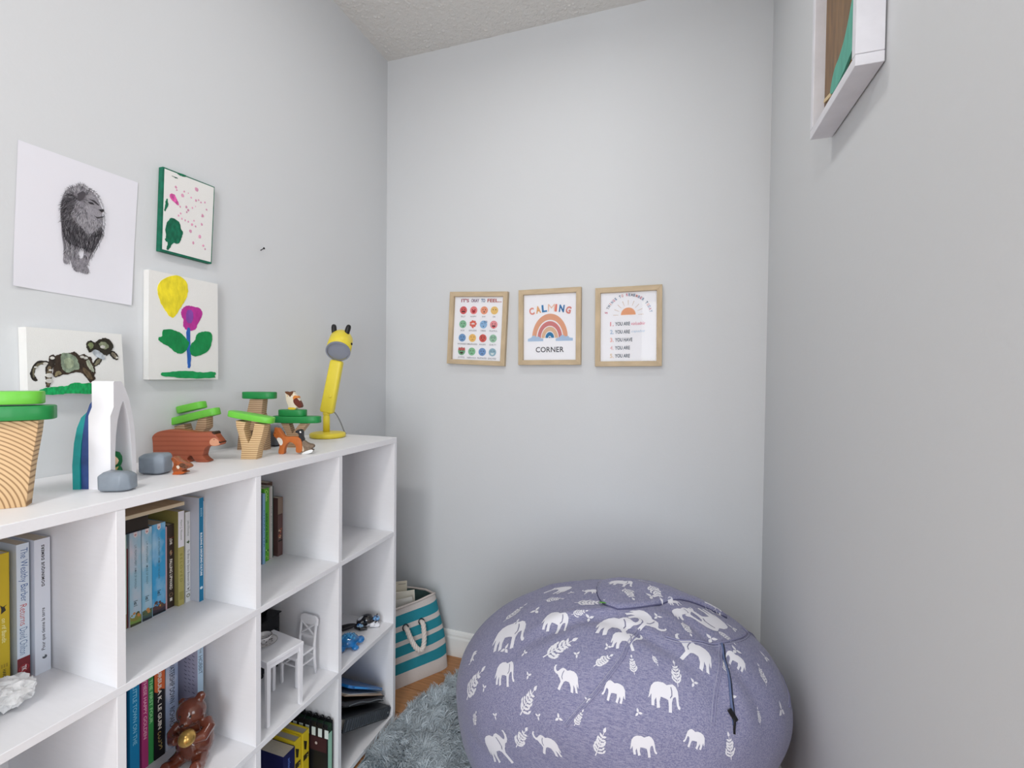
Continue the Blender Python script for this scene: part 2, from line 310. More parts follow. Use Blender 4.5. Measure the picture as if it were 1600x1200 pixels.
PRINTS=[('e',(0.849,-0.043,0.547),(0.675,-0.653,0.345),(-0.316,0.166,0.934),0.0864,1),
 ('e',(0.946,-0.105,0.579),(0.984,-0.041,0.175),(-0.172,0.081,0.982),0.0381,1),
 ('e',(0.776,-0.238,0.506),(0.838,-0.248,0.486),(-0.542,-0.281,0.792),0.1014,0),
 ('e',(0.892,-0.244,0.559),(0.881,-0.440,0.176),(-0.295,-0.219,0.930),0.0686,0),
 ('e',(1.032,-0.253,0.582),(0.999,-0.015,0.047),(-0.049,-0.222,0.974),0.0840,0),
 ('e',(1.053,-0.289,0.572),(0.999,0.037,0.028),(-0.013,-0.347,0.938),0.0571,0),
 ('e',(1.087,-0.219,0.589),(0.621,-0.776,-0.113),(0.022,-0.127,0.992),0.0695,0),
 ('e',(0.794,-0.321,0.465),(0.847,-0.388,0.364),(-0.531,-0.657,0.535),0.0624,0),
 ('e',(0.942,-0.362,0.508),(0.978,-0.169,0.123),(-0.209,-0.747,0.631),0.0505,1),
 ('e',(1.037,-0.372,0.513),(0.999,-0.036,-0.022),(-0.016,-0.810,0.587),0.0440,1),
 ('e',(1.134,-0.359,0.518),(0.979,0.063,-0.193),(0.172,-0.761,0.626),0.0590,0),
 ('e',(1.189,-0.269,0.565),(0.950,-0.118,-0.290),(0.243,-0.304,0.921),0.0701,1),
 ('e',(1.272,-0.231,0.543),(0.871,0.000,-0.492),(0.476,-0.249,0.843),0.0445,1),
 ('e',(1.024,-0.059,0.582),(0.957,-0.271,0.098),(-0.050,0.178,0.983),0.0660,0),
 ('e',(1.078,-0.010,0.572),(0.992,-0.123,0.026),(0.010,0.282,0.959),0.0345,0),
 ('e',(1.227,-0.123,0.571),(-0.624,-0.752,0.210),(0.280,0.035,0.959),0.1026,0),
 ('e',(1.175,-0.141,0.584),(0.851,0.497,-0.172),(0.175,0.041,0.984),0.0562,0),
 ('e',(0.676,-0.220,0.417),(0.103,0.730,0.676),(-0.769,-0.373,0.520),0.0300,1),
 ('e',(1.245,-0.033,0.552),(0.760,0.514,-0.398),(0.322,0.235,0.917),0.0484,1),
 ('e',(1.153,-0.103,0.585),(0.957,0.256,-0.139),(0.121,0.083,0.989),0.0320,0),
 ('e',(0.788,-0.343,0.309),(0.741,-0.449,0.500),(-0.393,-0.893,-0.219),0.0846,0),
 ('e',(0.909,-0.392,0.384),(0.950,-0.193,0.247),(-0.186,-0.981,-0.053),0.0530,1),
 ('e',(1.097,-0.397,0.439),(0.993,0.122,-0.012),(0.122,-0.986,0.112),0.0479,0),
 ('e',(1.186,-0.373,0.457),(0.929,0.286,-0.236),(0.334,-0.921,0.200),0.0393,1),
 ('t',(0.752,-0.141,0.507),(0.552,0.742,0.380),(-0.532,-0.037,0.846),0.0745,0),
 ('t',(0.856,-0.134,0.558),(0.929,-0.190,0.317),(-0.322,0.006,0.947),0.0528,0),
 ('t',(0.951,-0.171,0.582),(0.984,-0.024,0.176),(-0.177,-0.024,0.984),0.0692,0),
 ('t',(1.045,-0.123,0.591),(0.398,-0.914,0.072),(-0.029,0.066,0.997),0.0637,0),
 ('t',(1.106,-0.084,0.587),(0.436,-0.894,0.104),(0.045,0.138,0.989),0.0682,0),
 ('t',(0.912,-0.315,0.538),(0.807,0.351,0.474),(-0.270,-0.496,0.826),0.0769,0),
 ('t',(1.009,-0.337,0.544),(0.740,0.516,0.432),(-0.079,-0.570,0.818),0.0437,0),
 ('t',(1.071,-0.334,0.549),(-0.244,0.797,0.552),(0.020,-0.565,0.825),0.0335,0),
 ('t',(1.112,-0.314,0.559),(0.552,-0.708,-0.440),(0.087,-0.476,0.875),0.0205,0),
 ('t',(1.154,-0.327,0.544),(-0.180,0.772,0.610),(0.193,-0.581,0.791),0.0434,0),
 ('t',(1.178,-0.196,0.582),(0.330,-0.934,-0.141),(0.185,-0.082,0.979),0.0477,0),
 ('t',(1.259,-0.169,0.560),(0.789,-0.498,-0.360),(0.391,-0.047,0.919),0.0416,0),
 ('t',(0.859,-0.369,0.446),(0.460,0.139,0.877),(-0.352,-0.878,0.324),0.0646,0),
 ('t',(0.702,-0.281,0.390),(0.405,-0.037,0.914),(-0.717,-0.634,0.292),0.0922,0),
 ('t',(0.719,-0.307,0.333),(0.216,-0.195,0.957),(-0.611,-0.791,-0.023),0.0408,0),
 ('t',(1.252,-0.262,0.544),(0.024,0.924,0.382),(0.434,-0.353,0.829),0.0375,0),
 ('t',(1.329,-0.209,0.507),(-0.213,0.821,0.529),(0.702,-0.248,0.667),0.0415,0),
 ('t',(1.312,-0.286,0.468),(-0.027,0.488,0.872),(0.712,-0.604,0.359),0.0272,0),
 ('t',(0.972,-0.394,0.459),(0.462,0.206,0.862),(-0.113,-0.951,0.288),0.0325,0),
 ('t',(1.373,-0.043,0.468),(0.534,-0.620,-0.575),(0.776,0.090,0.624),0.0386,0),
 ('t',(0.940,-0.223,0.576),(0.894,0.385,0.228),(-0.192,-0.129,0.973),0.0368,0),
 ('t',(1.015,-0.403,0.425),(0.303,0.058,0.951),(-0.008,-0.998,0.064),0.0539,0),
 ('t',(1.251,-0.346,0.436),(-0.095,0.057,0.994),(0.521,-0.848,0.098),0.0440,0),
 ('t',(0.847,-0.375,0.369),(0.423,-0.196,0.884),(-0.314,-0.947,-0.060),0.0593,0),
 ('g',(0.777,-0.271,0.491),(0.825,-0.406,0.393),(-0.550,-0.416,0.724),0.0193,0),
 ('g',(0.781,-0.199,0.519),(0.858,-0.178,0.482),(-0.508,-0.148,0.849),0.0167,0),
 ('g',(0.833,-0.303,0.510),(0.778,0.205,0.594),(-0.445,-0.488,0.751),0.0124,0),
 ('g',(0.854,-0.342,0.488),(0.581,0.307,0.754),(-0.401,-0.698,0.593),0.0112,0),
 ('g',(0.741,-0.309,0.414),(0.335,0.163,0.928),(-0.631,-0.693,0.350),0.0122,0),
 ('g',(0.821,-0.180,0.543),(-0.228,0.974,-0.014),(-0.403,-0.081,0.912),0.0218,0),
 ('g',(0.895,-0.095,0.568),(0.922,0.324,0.213),(-0.257,0.099,0.961),0.0141,0),
 ('g',(1.016,-0.308,0.562),(0.771,0.548,0.324),(-0.070,-0.433,0.899),0.0117,0),
 ('g',(0.964,-0.231,0.579),(0.425,0.874,0.235),(-0.166,-0.180,0.970),0.0152,0),
 ('g',(0.987,-0.382,0.492),(0.418,0.407,0.812),(-0.101,-0.867,0.487),0.0098,0),
 ('g',(0.887,-0.383,0.436),(0.126,0.209,0.970),(-0.287,-0.928,0.238),0.0102,0),
 ('g',(0.933,-0.390,0.451),(0.919,-0.071,0.388),(-0.191,-0.941,0.281),0.0120,0),
 ('g',(1.084,-0.383,0.492),(0.860,0.282,0.426),(0.070,-0.891,0.448),0.0103,0),
 ('g',(1.186,-0.324,0.536),(0.658,0.691,0.301),(0.284,-0.598,0.750),0.0119,0),
 ('g',(1.256,-0.306,0.511),(0.509,0.790,0.342),(0.503,-0.596,0.626),0.0121,0),
 ('g',(1.284,-0.095,0.547),(0.189,0.964,-0.187),(0.441,0.086,0.894),0.0218,0),
 ('g',(1.275,-0.201,0.549),(0.682,0.694,-0.232),(0.450,-0.148,0.880),0.0179,0),
 ('g',(1.226,-0.202,0.569),(0.609,0.787,-0.102),(0.307,-0.116,0.945),0.0190,0),
 ('g',(1.360,-0.220,0.453),(0.459,0.853,-0.246),(0.870,-0.375,0.321),0.0218,0),
 ('g',(1.345,-0.127,0.505),(0.297,0.914,-0.276),(0.703,-0.013,0.711),0.0218,0),
 ('g',(0.956,-0.328,0.542),(0.204,0.797,0.569),(-0.188,-0.539,0.821),0.0110,0),
 ('g',(0.780,-0.345,0.384),(0.004,0.120,0.993),(-0.498,-0.861,0.106),0.0112,0),
 ('g',(1.113,-0.190,0.590),(0.731,0.683,-0.011),(0.057,-0.045,0.997),0.0154,0),
 ('g',(1.096,-0.115,0.590),(0.409,0.910,-0.073),(0.030,0.067,0.997),0.0218,0)]
SEAM1=[(1.079,-0.250,0.583),(1.071,-0.276,0.577),(1.058,-0.304,0.566),(1.054,-0.320,0.558),(1.039,-0.343,0.542),(1.021,-0.362,0.523),(1.008,-0.374,0.507),(0.988,-0.385,0.486),(0.967,-0.392,0.463),(0.950,-0.396,0.439)]
SEAM2=[(1.249,-0.205,0.560),(1.247,-0.241,0.554),(1.240,-0.278,0.542),(1.233,-0.307,0.527),(1.227,-0.332,0.506),(1.221,-0.353,0.476)]
SEAM3=[(1.249,-0.205,0.560),(1.251,-0.248,0.549),(1.253,-0.281,0.533),(1.254,-0.306,0.513),(1.257,-0.323,0.490),(1.258,-0.332,0.471)]
SEAM4=[(1.133,-0.252,0.580),(1.160,-0.254,0.576),(1.187,-0.237,0.574),(1.215,-0.226,0.569),(1.248,-0.206,0.561),(1.286,-0.155,0.547),(1.313,-0.093,0.530),(1.330,-0.013,0.503),(1.317,-0.016,0.512)]
SEAM5=[(1.330,-0.013,0.503),(1.380,0.089,0.433),(1.401,0.061,0.417),(1.412,0.012,0.407),(1.400,-0.088,0.423),(1.387,-0.168,0.423)]
FLAP=[(0.958,-0.021,0.568),(0.966,-0.104,0.583),(0.975,-0.146,0.586),(0.995,-0.184,0.588),(1.019,-0.202,0.589),(1.049,-0.193,0.591),(1.078,-0.172,0.592),(1.112,-0.136,0.591),(1.159,-0.079,0.581),(1.197,-0.047,0.569),(1.229,-0.038,0.558),(1.259,-0.031,0.546),(1.289,-0.016,0.529),(1.266,0.013,0.530),(1.231,0.054,0.528),(1.185,0.037,0.546),(1.133,0.059,0.546),(1.073,0.064,0.547),(1.012,0.046,0.553)]
TAG=[(1.000,-0.183,0.589)]
PULL=[(1.256,-0.325,0.487)]# ================================================================== the setting
H = 2.4357; XR = 1.4318; YB = .3962
def struct(name, a, b, m, c=0.0):
    return tag(box(name, a, b, m, None, c), kind='structure')
def wall(name, boxes):
    mb = MB()
    for a, b in boxes: mb.box(a, b)
    return tag(mb.obj(name, WALLM), kind='structure')
wall('wall_left', [((-.1, -3.5, 0), (0, YB+.1, H))])
wall('wall_back', [((0, YB, 0), (XR, YB+.1, H))])
wall('wall_right', [((XR, -1.0, 0), (XR+.1, YB+.1, H)), ((XR+.1, -1.0, 0), (3.6, -.9, H))])
wall('wall_front', [((0, -3.5, 0), (.80, -3.4, H)), ((2.40, -3.5, 0), (3.5, -3.4, H)), ((.80, -3.5, 0), (2.40, -3.4, .06)), ((.80, -3.5, 2.06), (2.40, -3.4, H))])
wall('wall_side', [((3.5, -3.5, 0), (3.6, -3.1, H)), ((3.5, -1.7, 0), (3.6, -1.0, H)), ((3.5, -3.1, 0), (3.6, -1.7, .78)), ((3.5, -3.1, 2.08), (3.6, -1.7, H))])
CEILM = mat('#e2e1de', .95, bump=1.0, bscale=70, spec=.1)
struct('ceiling', (-.1, -3.5, H), (3.6, YB+.1, H+.08), CEILM)
# textured ceiling: sprayed bumps as real relief near the corner in view
rg = random.Random(3); mb = MB()
for i in range(1500):
    x = rg.uniform(.004, .9); y = rg.uniform(-.35, YB-.004); r = rg.uniform(.003, .008)
    n = 5; b = len(mb.v); a0 = rg.uniform(0, 6)
    vs = [(x+r*rg.uniform(.6, 1.3)*math.cos(a0+6.283*k/n), y+r*rg.uniform(.6, 1.3)*math.sin(a0+6.283*k/n), H) for k in range(n)]+[(x, y, H-r*.4)]
    vs = [(max(.001, vx), min(YB-.001, vy), vz) for vx, vy, vz in vs]
    mb.add(vs, [(k, n, (k+1) % n) for k in range(n)])
tag(mb.obj('ceiling_texture', CEILM, smooth=True), kind='structure')
# floor with single planks
fl = struct('floor', (-.1, -3.5, -.06), (3.6, YB+.1, -.004), mat('#3a2a1e', .8))
pw = .118; rg = random.Random(11); PM = []
for k, c in enumerate(('#c08e63', '#b98559', '#c7966a', '#b27d50')):
    PM.append(mat(c, .38, noise=.22, scale=9, stretch=(1.2, 14, 1), coat=.15))
pm = {}
def plank(L, m):
    key = (round(L, 2), m.name)
    if key not in pm:
        me = bpy.data.meshes.new('plank'); q = MB().box((0, .0008, -.004), (round(L, 2)-.0016, pw-.0008, 0), .0006)
        me.from_pydata(q.v, [], q.f); me.materials.append(m); pm[key] = me
    o = bpy.data.objects.new('plank', pm[key]); COL.objects.link(o); o.parent = fl; return o
y = YB-pw; row = 0
while y > -3.4:
    x = 0.0; first = [.62, .98, .40, 1.2, .77][row % 5]; xe = XR if y > -1.0 else 3.5
    while x < xe-.02:
        L = first if x == 0 else 1.22
        L = min(L, xe-x); o = plank(L, PM[rg.randrange(4)]); o.location = (x, y, 0); x += L
    y -= pw; row += 1
# baseboards: board with a moulded top
def baseboard(name, p0, p1, n):
    p0, p1, n = Vector(p0), Vector(p1), Vector(n)
    prof = [(0, 0), (.0125, 0), (.0125, .070), (.0115, .074), (.0095, .078), (.0095, .086), (.007, .094), (.003, .099), (0, .100)]
    vs = [tuple(p+n*a+Vector((0, 0, b))) for p in (p0, p1) for a, b in prof]; k = len(prof)
    mb = MB().add(vs, [(i, (i+1) % k, (i+1) % k+k, i+k) for i in range(k)]+[tuple(range(k))[::-1], tuple(range(k, 2*k))])
    o = mb.obj(name, TRIM, fix=True); return tag(o, kind='structure')
baseboard('baseboard_back', (.0, YB, 0), (XR, YB, 0), (0, -1, 0))
baseboard('baseboard_left', (0, .04, 0), (0, YB-.013, 0), (1, 0, 0))
baseboard('baseboard_right', (XR, -1.0, 0), (XR, YB-.013, 0), (-1, 0, 0))
baseboard('baseboard_left_rear', (0, -3.4, 0), (0, -1.09, 0), (1, 0, 0))
baseboard('baseboard_front', (.013, -3.4, 0), (.79, -3.4, 0), (0, 1, 0))
# windows of the room behind the viewpoint
GLASSW = mat('#ffffff', .0, trans=1)
def thin_glass(name, fres=1.5, tint='#ffffff'):
    m = bpy.data.materials.new(name); m.use_nodes = True; nt = m.node_tree; nt.nodes.remove(nt.nodes['Principled BSDF'])
    t = nt.nodes.new('ShaderNodeBsdfTransparent'); t.inputs[0].default_value = lin(tint); g = nt.nodes.new('ShaderNodeBsdfGlossy'); g.inputs['Roughness'].default_value = .02
    f = nt.nodes.new('ShaderNodeFresnel'); f.inputs[0].default_value = fres; x = nt.nodes.new('ShaderNodeMixShader')
    nt.links.new(f.outputs[0], x.inputs[0]); nt.links.new(t.outputs[0], x.inputs[1]); nt.links.new(g.outputs[0], x.inputs[2])
    nt.links.new(x.outputs[0], nt.nodes['Material Output'].inputs[0]); return m
TG = thin_glass('clear_pane')
def window(name, org, rot):
    e = thing(name, None, None, org, rot); e['kind'] = 'structure'
    del_keys = [k for k in ('label', 'category') if k in e.keys()]
    for k in del_keys: del e[k]
    W, Hh = 1.8, 1.3
    mb = MB(); t = .05
    mb.box((0, 0, 0), (W, .07, t)).box((0, 0, Hh-t), (W, .07, Hh)).box((0, 0, t), (t, .07, Hh-t)).box((W-t, 0, t), (W, .07, Hh-t)).box((W/2-.02, .01, t), (W/2+.02, .06, Hh-t))
    mb.obj('window_frame', TRIM, e)
    MB().box((t, .030, t), (W/2-.02, .034, Hh-t)).obj('pane', TG, e)
    MB().box((W/2+.02, .030, t), (W-t, .034, Hh-t)).obj('pane', TG, e)
    return e
window('window_1', (.80, -3.47, .06), 0).scale = (1.6/1.8, 1, 2/1.3)
e = window('window_2', (3.53, -1.7, .78), R(-90)); e.scale = (1.4/1.8, 1, 1)
# ceiling lamps (drum base and opal dish)
def ceiling_lamp(x, y, label):
    e = thing('ceiling_light', label, 'light', (x, y, H))
    MB().lathe([(.02, -.001), (.16, -.001), (.16, -.03), (.15, -.035), (.02, -.035)], 40).obj('lamp_base', mat('#d8d8d8', .35, 1), e, True)
    MB().lathe([(.02, -.036), (.148, -.036), (.146, -.045), (.12, -.055), (.06, -.062), (.01, -.064)], 40).obj('lamp_shade', mat('#fbf7ee', .4), e, True)
ceiling_lamp(.78, -.32, 'round flush ceiling light above the reading nook')
ceiling_lamp(.80, -2.05, 'added round flush ceiling light, unseen, brightening the nook from the room behind')  # fixture for the added room lamp

# ================================================================== bookcase
XF = .2985; PH = .2645; T = .0135; ZT = .9277; TT = .018
bc = thing('cube_bookcase', 'white open cube bookcase of twelve compartments along the left wall', 'bookcase', (0, 0, 0))
LAM = mat('#f0f0f3', .42, noise=.012, scale=30, stretch=(1, 8, 8), spec=.35)
ZS = [.0232-T, .3232-T, .6232-T]
yn, yf = -4*PH, T
box('top_board', (.0005, yn, ZT-TT), (XF, yf, ZT), LAM, bc, .0008)
box('side_panel', (.0005, 0, 0), (XF, T, ZT-TT), LAM, bc, .0006)
box('side_panel', (.0005, yn, 0), (XF, yn+T, ZT-TT), LAM, bc, .0006)
box('bottom_board', (.0005, yn+T, ZS[0]), (XF-.0004, 0, ZS[0]+T), LAM, bc, .0006)
for z in ZS[1:]: box('shelf', (.0005, yn+T, z), (XF-.0004, 0, z+T), LAM, bc, .0006)
for r, z in enumerate(ZS):
    zt = ZS[r+1] if r < 2 else ZT-TT
    for k in (1, 2, 3): box('divider', (.0065, -k*PH, z+T), (XF-.0008, -k*PH+T, zt), LAM, bc, .0005)
box('back_panel', (.0005, yn+T, ZS[0]+T), (.0060, 0, ZS[1]), LAM, bc); box('back_panel', (.0005, yn+T, ZS[1]+T), (.0060, 0, ZS[2]), LAM, bc); box('back_panel', (.0005, yn+T, ZS[2]+T), (.0060, 0, ZT-TT), LAM, bc)

# ================================================================== pictures on the left wall
PAPER = mat('#f4f4f6', .8); CANV = mat('#ecebe8', .9, bump=.25, bscale=900)
def brushed(col, sc=90, amt=.28):
    return mat(col, .55, noise=amt, scale=sc, bump=.3, bscale=sc*1.5, stretch=(1, 1, .5))
def paint(name, parent, pts, x, th, col, sub=2, sc=90, amt=.25):
    """a dab of paint: outline in (y,z) on the plane x, raised by th"""
    p = chaikin(pts, sub); jr = random.Random(len(pts)*7+int(abs(pts[0][0])*9999)); ja = .0008 if sub == 2 else .0002
    p = [(a+jr.uniform(-ja, ja), b+jr.uniform(-ja, ja)) for a, b in p]; bm = bmesh.new(); vs = [bm.verts.new((0, a, b)) for a, b in p]; bm.faces.new(vs)
    r = bmesh.ops.extrude_face_region(bm, geom=bm.faces[:]); nv = [e for e in r['geom'] if isinstance(e, bmesh.types.BMVert)]
    bmesh.ops.translate(bm, verts=nv, vec=(th, 0, 0)); bmesh.ops.recalc_face_normals(bm, faces=bm.faces[:])
    bmesh.ops.triangulate(bm, faces=[f for f in bm.faces if len(f.verts) > 4])
    return MB().bm(bm, Matrix.Translation((x, 0, 0))).obj(name, brushed(col, sc, amt) if isinstance(col, str) else col, parent)
def quad_canvas(name, q, x0, x1, m, parent, c=.001):
    """q: four (y,z) corners; block between planes x0 and x1"""
    mb = MB(); mb.add([(x, y, z) for x in (x0, x1) for y, z in q], [(3, 2, 1, 0), (4, 5, 6, 7), (0, 1, 5, 4), (1, 2, 6, 5), (2, 3, 7, 6), (3, 0, 4, 7)])
    o = mb.obj(name, m, parent, fix=True)
    return o
# flower painting
e = thing('flower_painting', 'child\'s canvas painting of a yellow bloom and a magenta flower with green leaves', 'painting', (0, 0, 0), 0, )
quad_canvas('canvas', [(-.560, 1.114), (-.389, 1.114), (-.390, 1.361), (-.558, 1.362)], .0008, .0176, CANV, e)
for i, (k, nm, c) in enumerate((('yellow', 'yellow_bloom', '#f0dd2e'), ('magenta', 'magenta_bloom', '#b93396'), ('purple', 'bloom_centre', '#8a4aa8'), ('stem', 'stem', '#2c63b4'), ('leaf1', 'leaf', '#0f8a4a'), ('leaf2', 'leaf', '#0f8a4a'), ('grass', 'grass_stroke', '#149a55'))):
    paint(nm, e, FLOWER[k], .0176, .0007+.00012*i, c, sc=75, amt=.2)
# pink dots painting
e = thing('pink_dot_painting', 'small canvas with green edges, pink dots and a dark green bush, highest on the wall', 'painting')
GE = mat('#0e6b52', .6, noise=.3, scale=60)
quad_canvas('canvas', [(-.531, 1.411), (-.404, 1.410), (-.395, 1.609), (-.524, 1.606)], .0008, .0140, GE, e)
quad_canvas('canvas_face', [(-.5265, 1.4155), (-.4065, 1.4140), (-.3975, 1.6065), (-.5205, 1.6030)], .0140, .0146, CANV, e)
for i, (k, nm, c) in enumerate((('bush', 'green_bush', '#0c6a4d'), ('sprout', 'green_sprout', '#0e7250'), ('stroke1', 'green_stroke', '#0e7250'), ('stroke2', 'green_stroke', '#0f5a44'), ('petal', 'pink_petal', '#dd5fa8'))):
    paint(nm, e, PINKS[k], .0146, .0006+.0001*i, c, sc=140, amt=.4)
rg = random.Random(2)
for y, z, r in PINKS['pink_dots']:
    pts = [(y+r*.8*rg.uniform(.7, 1.2)*math.cos(a), z+r*rg.uniform(.7, 1.2)*math.sin(a)) for a in [i*.7854 for i in range(8)]]
    paint('pink_dot', e, pts, .0146, .0006, '#dd9fbb', 1)
# beast painting
e = thing('animal_painting', 'child\'s canvas of a spotted brown and green long-tailed animal standing on grass', 'painting')
quad_canvas('canvas', [(-.7705, 1.088), (-.6120, 1.087), (-.6180, 1.211), (-.7725, 1.211)], .0008, .0246, CANV, e)
order = [('grass', 'grass_stroke', '#14a95e'), ('tail', 'tail', '#2c2721'), ('tailin', 'tail_highlight', '#77705a'), ('neck', 'neck', '#2a2620'), ('neckin', 'neck_highlight', '#7d7863'), ('body', 'body', '#3d3026'),
         ('flank', 'flank', '#6c5a44'), ('bellylight', 'belly', '#8a7f5f'), ('leg', 'leg', '#332a22'), ('legin', 'leg_highlight', '#7a6b55'), ('curl', 'hip_curl', '#3a2f27'), ('green', 'body_patch', '#8b9a84'), ('greenin', 'body_patch_centre', '#a5b193'),
         ('chest', 'chest_stripe', '#b9bfa9'), ('snout', 'snout', '#2a231d'), ('snoutin', 'snout_highlight', '#8c8270'), ('head', 'head', '#2f2a20'), ('ear', 'ear', '#7f8a60'), ('facel', 'face_patch', '#8d9478'), ('collar', 'collar', '#c3cad0')]
for i, (k, nm, c) in enumerate(order): paint(nm, e, BEAST[k], .0246, .0005+.00008*i, c, 2, 160, .45)
for y, z, r in BEAST['white_dots']:
    paint('white_spot', e, [(y+r*math.cos(a), z+r*.8*math.sin(a)) for a in [i*.7854 for i in range(8)]], .0246, .0024, '#d9d6cf', 1)
# lion print on paper
e = thing('lion_print', 'unframed white sheet with a black and grey pencil lion walking, tacked to the wall', 'poster')
LQ = [(-.780, 1.285), (-.585, 1.278), (-.569, 1.553), (-.770, 1.551)]
NS = 12; vs = []; fs = []
for j in range(NS+1):
    for i in range(NS+1):
        a, b = i/NS, j/NS
        y = (LQ[0][0]*(1-a)+LQ[1][0]*a)*(1-b)+(LQ[3][0]*(1-a)+LQ[2][0]*a)*b; z = (LQ[0][1]*(1-a)+LQ[1][1]*a)*(1-b)+(LQ[3][1]*(1-a)+LQ[2][1]*a)*b
        lift = .0012+.010*max(0, a-.75)**2*8*max(0, .5-b)+.005*max(0, .2-a)*max(0, .3-b)*10
        vs.append((lift, y, z))
for j in range(NS):
    for i in range(NS): q = j*(NS+1)+i; fs.append((q, q+1, q+NS+2, q+NS+1))
n0 = len(vs); vs += [(x-.0004, y, z) for x, y, z in vs]; fs += [tuple(i+n0 for i in f)[::-1] for f in fs]
MB().add(vs, fs).obj('paper', mat('#e8e7ee', .75), e, True)
P = Print((.0015, 0, 0), (0, 1, 0), (0, 0, 1)); P.step = .000002
L_ = LION
P.poly(chaikin(L_['body'], 1), '#96929a')
P.poly(chaikin(L_['mane'], 1), '#5c585f'); P.poly(chaikin(L_['beard'], 1), '#b4b0b8'); P.poly(chaikin(L_['face'], 1), '#a5a1a9'); P.poly(chaikin(L_['gap'], 1), '#e8e7ee')
def inside(pt, poly):
    x, y = pt; c = False; j = len(poly)-1
    for i in range(len(poly)):
        xi, yi = poly[i]; xj, yj = poly[j]
        if (yi > y) != (yj > y) and x < (xj-xi)*(y-yi)/(yj-yi)+xi: c = not c
        j = i
    return c
rg = random.Random(5); ys = [p[0] for p in L_['body']]; zs = [p[1] for p in L_['body']]; cy, cz = sum(ys)/len(ys), max(zs)-.035
def hair(y, z, a, l, wd, g):
    c = '#%02x%02x%02x' % (g, max(0, g-2), min(255, g+3)); dx, dz = math.cos(a), math.sin(a); nx, nz = -dz*wd, dx*wd
    k = rg.uniform(-.25, .25); mx, mz = y+dx*l*.5+nx*k*8, z+dz*l*.5+nz*k*8
    P.poly([(y-nx, z-nz), (mx-nx*.8, mz-nz*.8), (y+dx*l, z+dz*l), (mx+nx*.8, mz+nz*.8), (y+nx, z+nz)], c)
cnt = 0
while cnt < 2300:
    y = rg.uniform(min(ys), max(ys)); z = rg.uniform(min(zs), max(zs))
    if not inside((y, z), L_['body']) or inside((y, z), L_['gap']): continue
    a = math.atan2(z-cz, y-cy)*.5 - math.pi/2*.55 if z > cz-.05 else -math.pi/2
    if z > cz+.008: a = math.atan2(z-cz+.03, y-cy)
    low = z < min(zs)+.032
    if inside((y, z), L_['face']) or inside((y, z), L_['ear']): g = rg.choice([150, 185, 165, 205, 100]); l = .003
    elif inside((y, z), L_['beard']): g = rg.choice([90, 150, 190, 205, 120]); l = .009; a = -math.pi/2+rg.uniform(-.2, .2)
    elif low: g = rg.choice([110, 150, 185, 80]); l = .004; a = -math.pi/2
    elif inside((y, z), L_['mane']): g = rg.choice([25, 40, 60, 110, 160, 35]); l = .010
    else: g = rg.choice([60, 100, 150, 185, 205, 45]); l = .008
    hair(y, z, a+rg.uniform(-.45, .45), l*rg.uniform(.6, 1.2), .00028, g); cnt += 1
for y, z in chaikin(L_['body'], 3):
    if z > min(zs)+.035: hair(y, z, math.atan2(z-cz, y-cy)-(.5 if y > cy else -.5)+rg.uniform(-.4, .4), rg.uniform(.003, .007), .0003, rg.choice([40, 60, 90]))
for k, c in (('ear', '#4a464c'), ('eye', '#1c1a1e'), ('brow', '#3a363c'), ('nose', '#2a272b'), ('mouth', '#201d21')): P.poly(L_[k], c)
P.obj('lion_drawing', e)
# nail
e = MB().tube([(.0003, -.2400, 1.4880), (.016, -.2435, 1.4915)], .0012, 8).lathe([(.0005, 0), (.003, 0), (.003, .0012), (.0005, .0012)], 12, Matrix.Translation((.016, -.2435, 1.4915)) @ Matrix.Rotation(R(78), 4, 'Y')).obj('nail', mat('#2b2a2a', .4, .8))
tag(e, 'small dark nail sticking out of the bare left wall', 'nail')

# ================================================================== three framed prints on the back wall
OAK = mat('#c9b495', .6, noise=.14, scale=14, stretch=(3, 3, 1), bump=.15, bscale=120)
OAKH = mat('#cab596', .6, noise=.14, scale=14.5, stretch=(1, 3, 3.2), bump=.15, bscale=121)
TGF = thin_glass('picture_glass', 1.35)
def frame(label, cx, cz, w, h, roll, group='framed prints on the back wall'):
    e = thing('framed_print', label, 'picture', (cx, YB-.0004, cz), 0, group); e.rotation_euler = (0, R(roll), 0)
    d = .0195; rw = .0180
    def rail(a, b, m, mit):
        return None
    X, Z = w/2, h/2
    for (pts, m) in (([(-X, -Z), (-X+rw, -Z+rw), (-X+rw, Z-rw), (-X, Z)], OAK), ([(X, -Z), (X, Z), (X-rw, Z-rw), (X-rw, -Z+rw)], OAK),
                     ([(-X, Z), (-X+rw, Z-rw), (X-rw, Z-rw), (X, Z)], OAKH), ([(-X, -Z), (X, -Z), (X-rw, -Z+rw), (-X+rw, -Z+rw)], OAKH)):
        MB().prism(pts, d, Matrix.Translation((0, -d/2, 0)), .0006).obj('frame_rail', m, e)
    box('backing', (-X+rw, -.0050, -Z+rw), (X-rw, -.001, Z-rw), mat('#fbfbff', .75), e)
    MB().add([(-X+rw, -.0066, -Z+rw), (X-rw, -.0066, -Z+rw), (X-rw, -.0066, Z-rw), (-X+rw, -.0066, Z-rw)], [(0, 1, 2, 3)]).obj('glass', TGF, e)
    P = Print((0, -.0050, 0), (1, 0, 0), (0, 0, 1), (0, -1, 0)); P.step = .000004; P.h = .0001
    return e, P
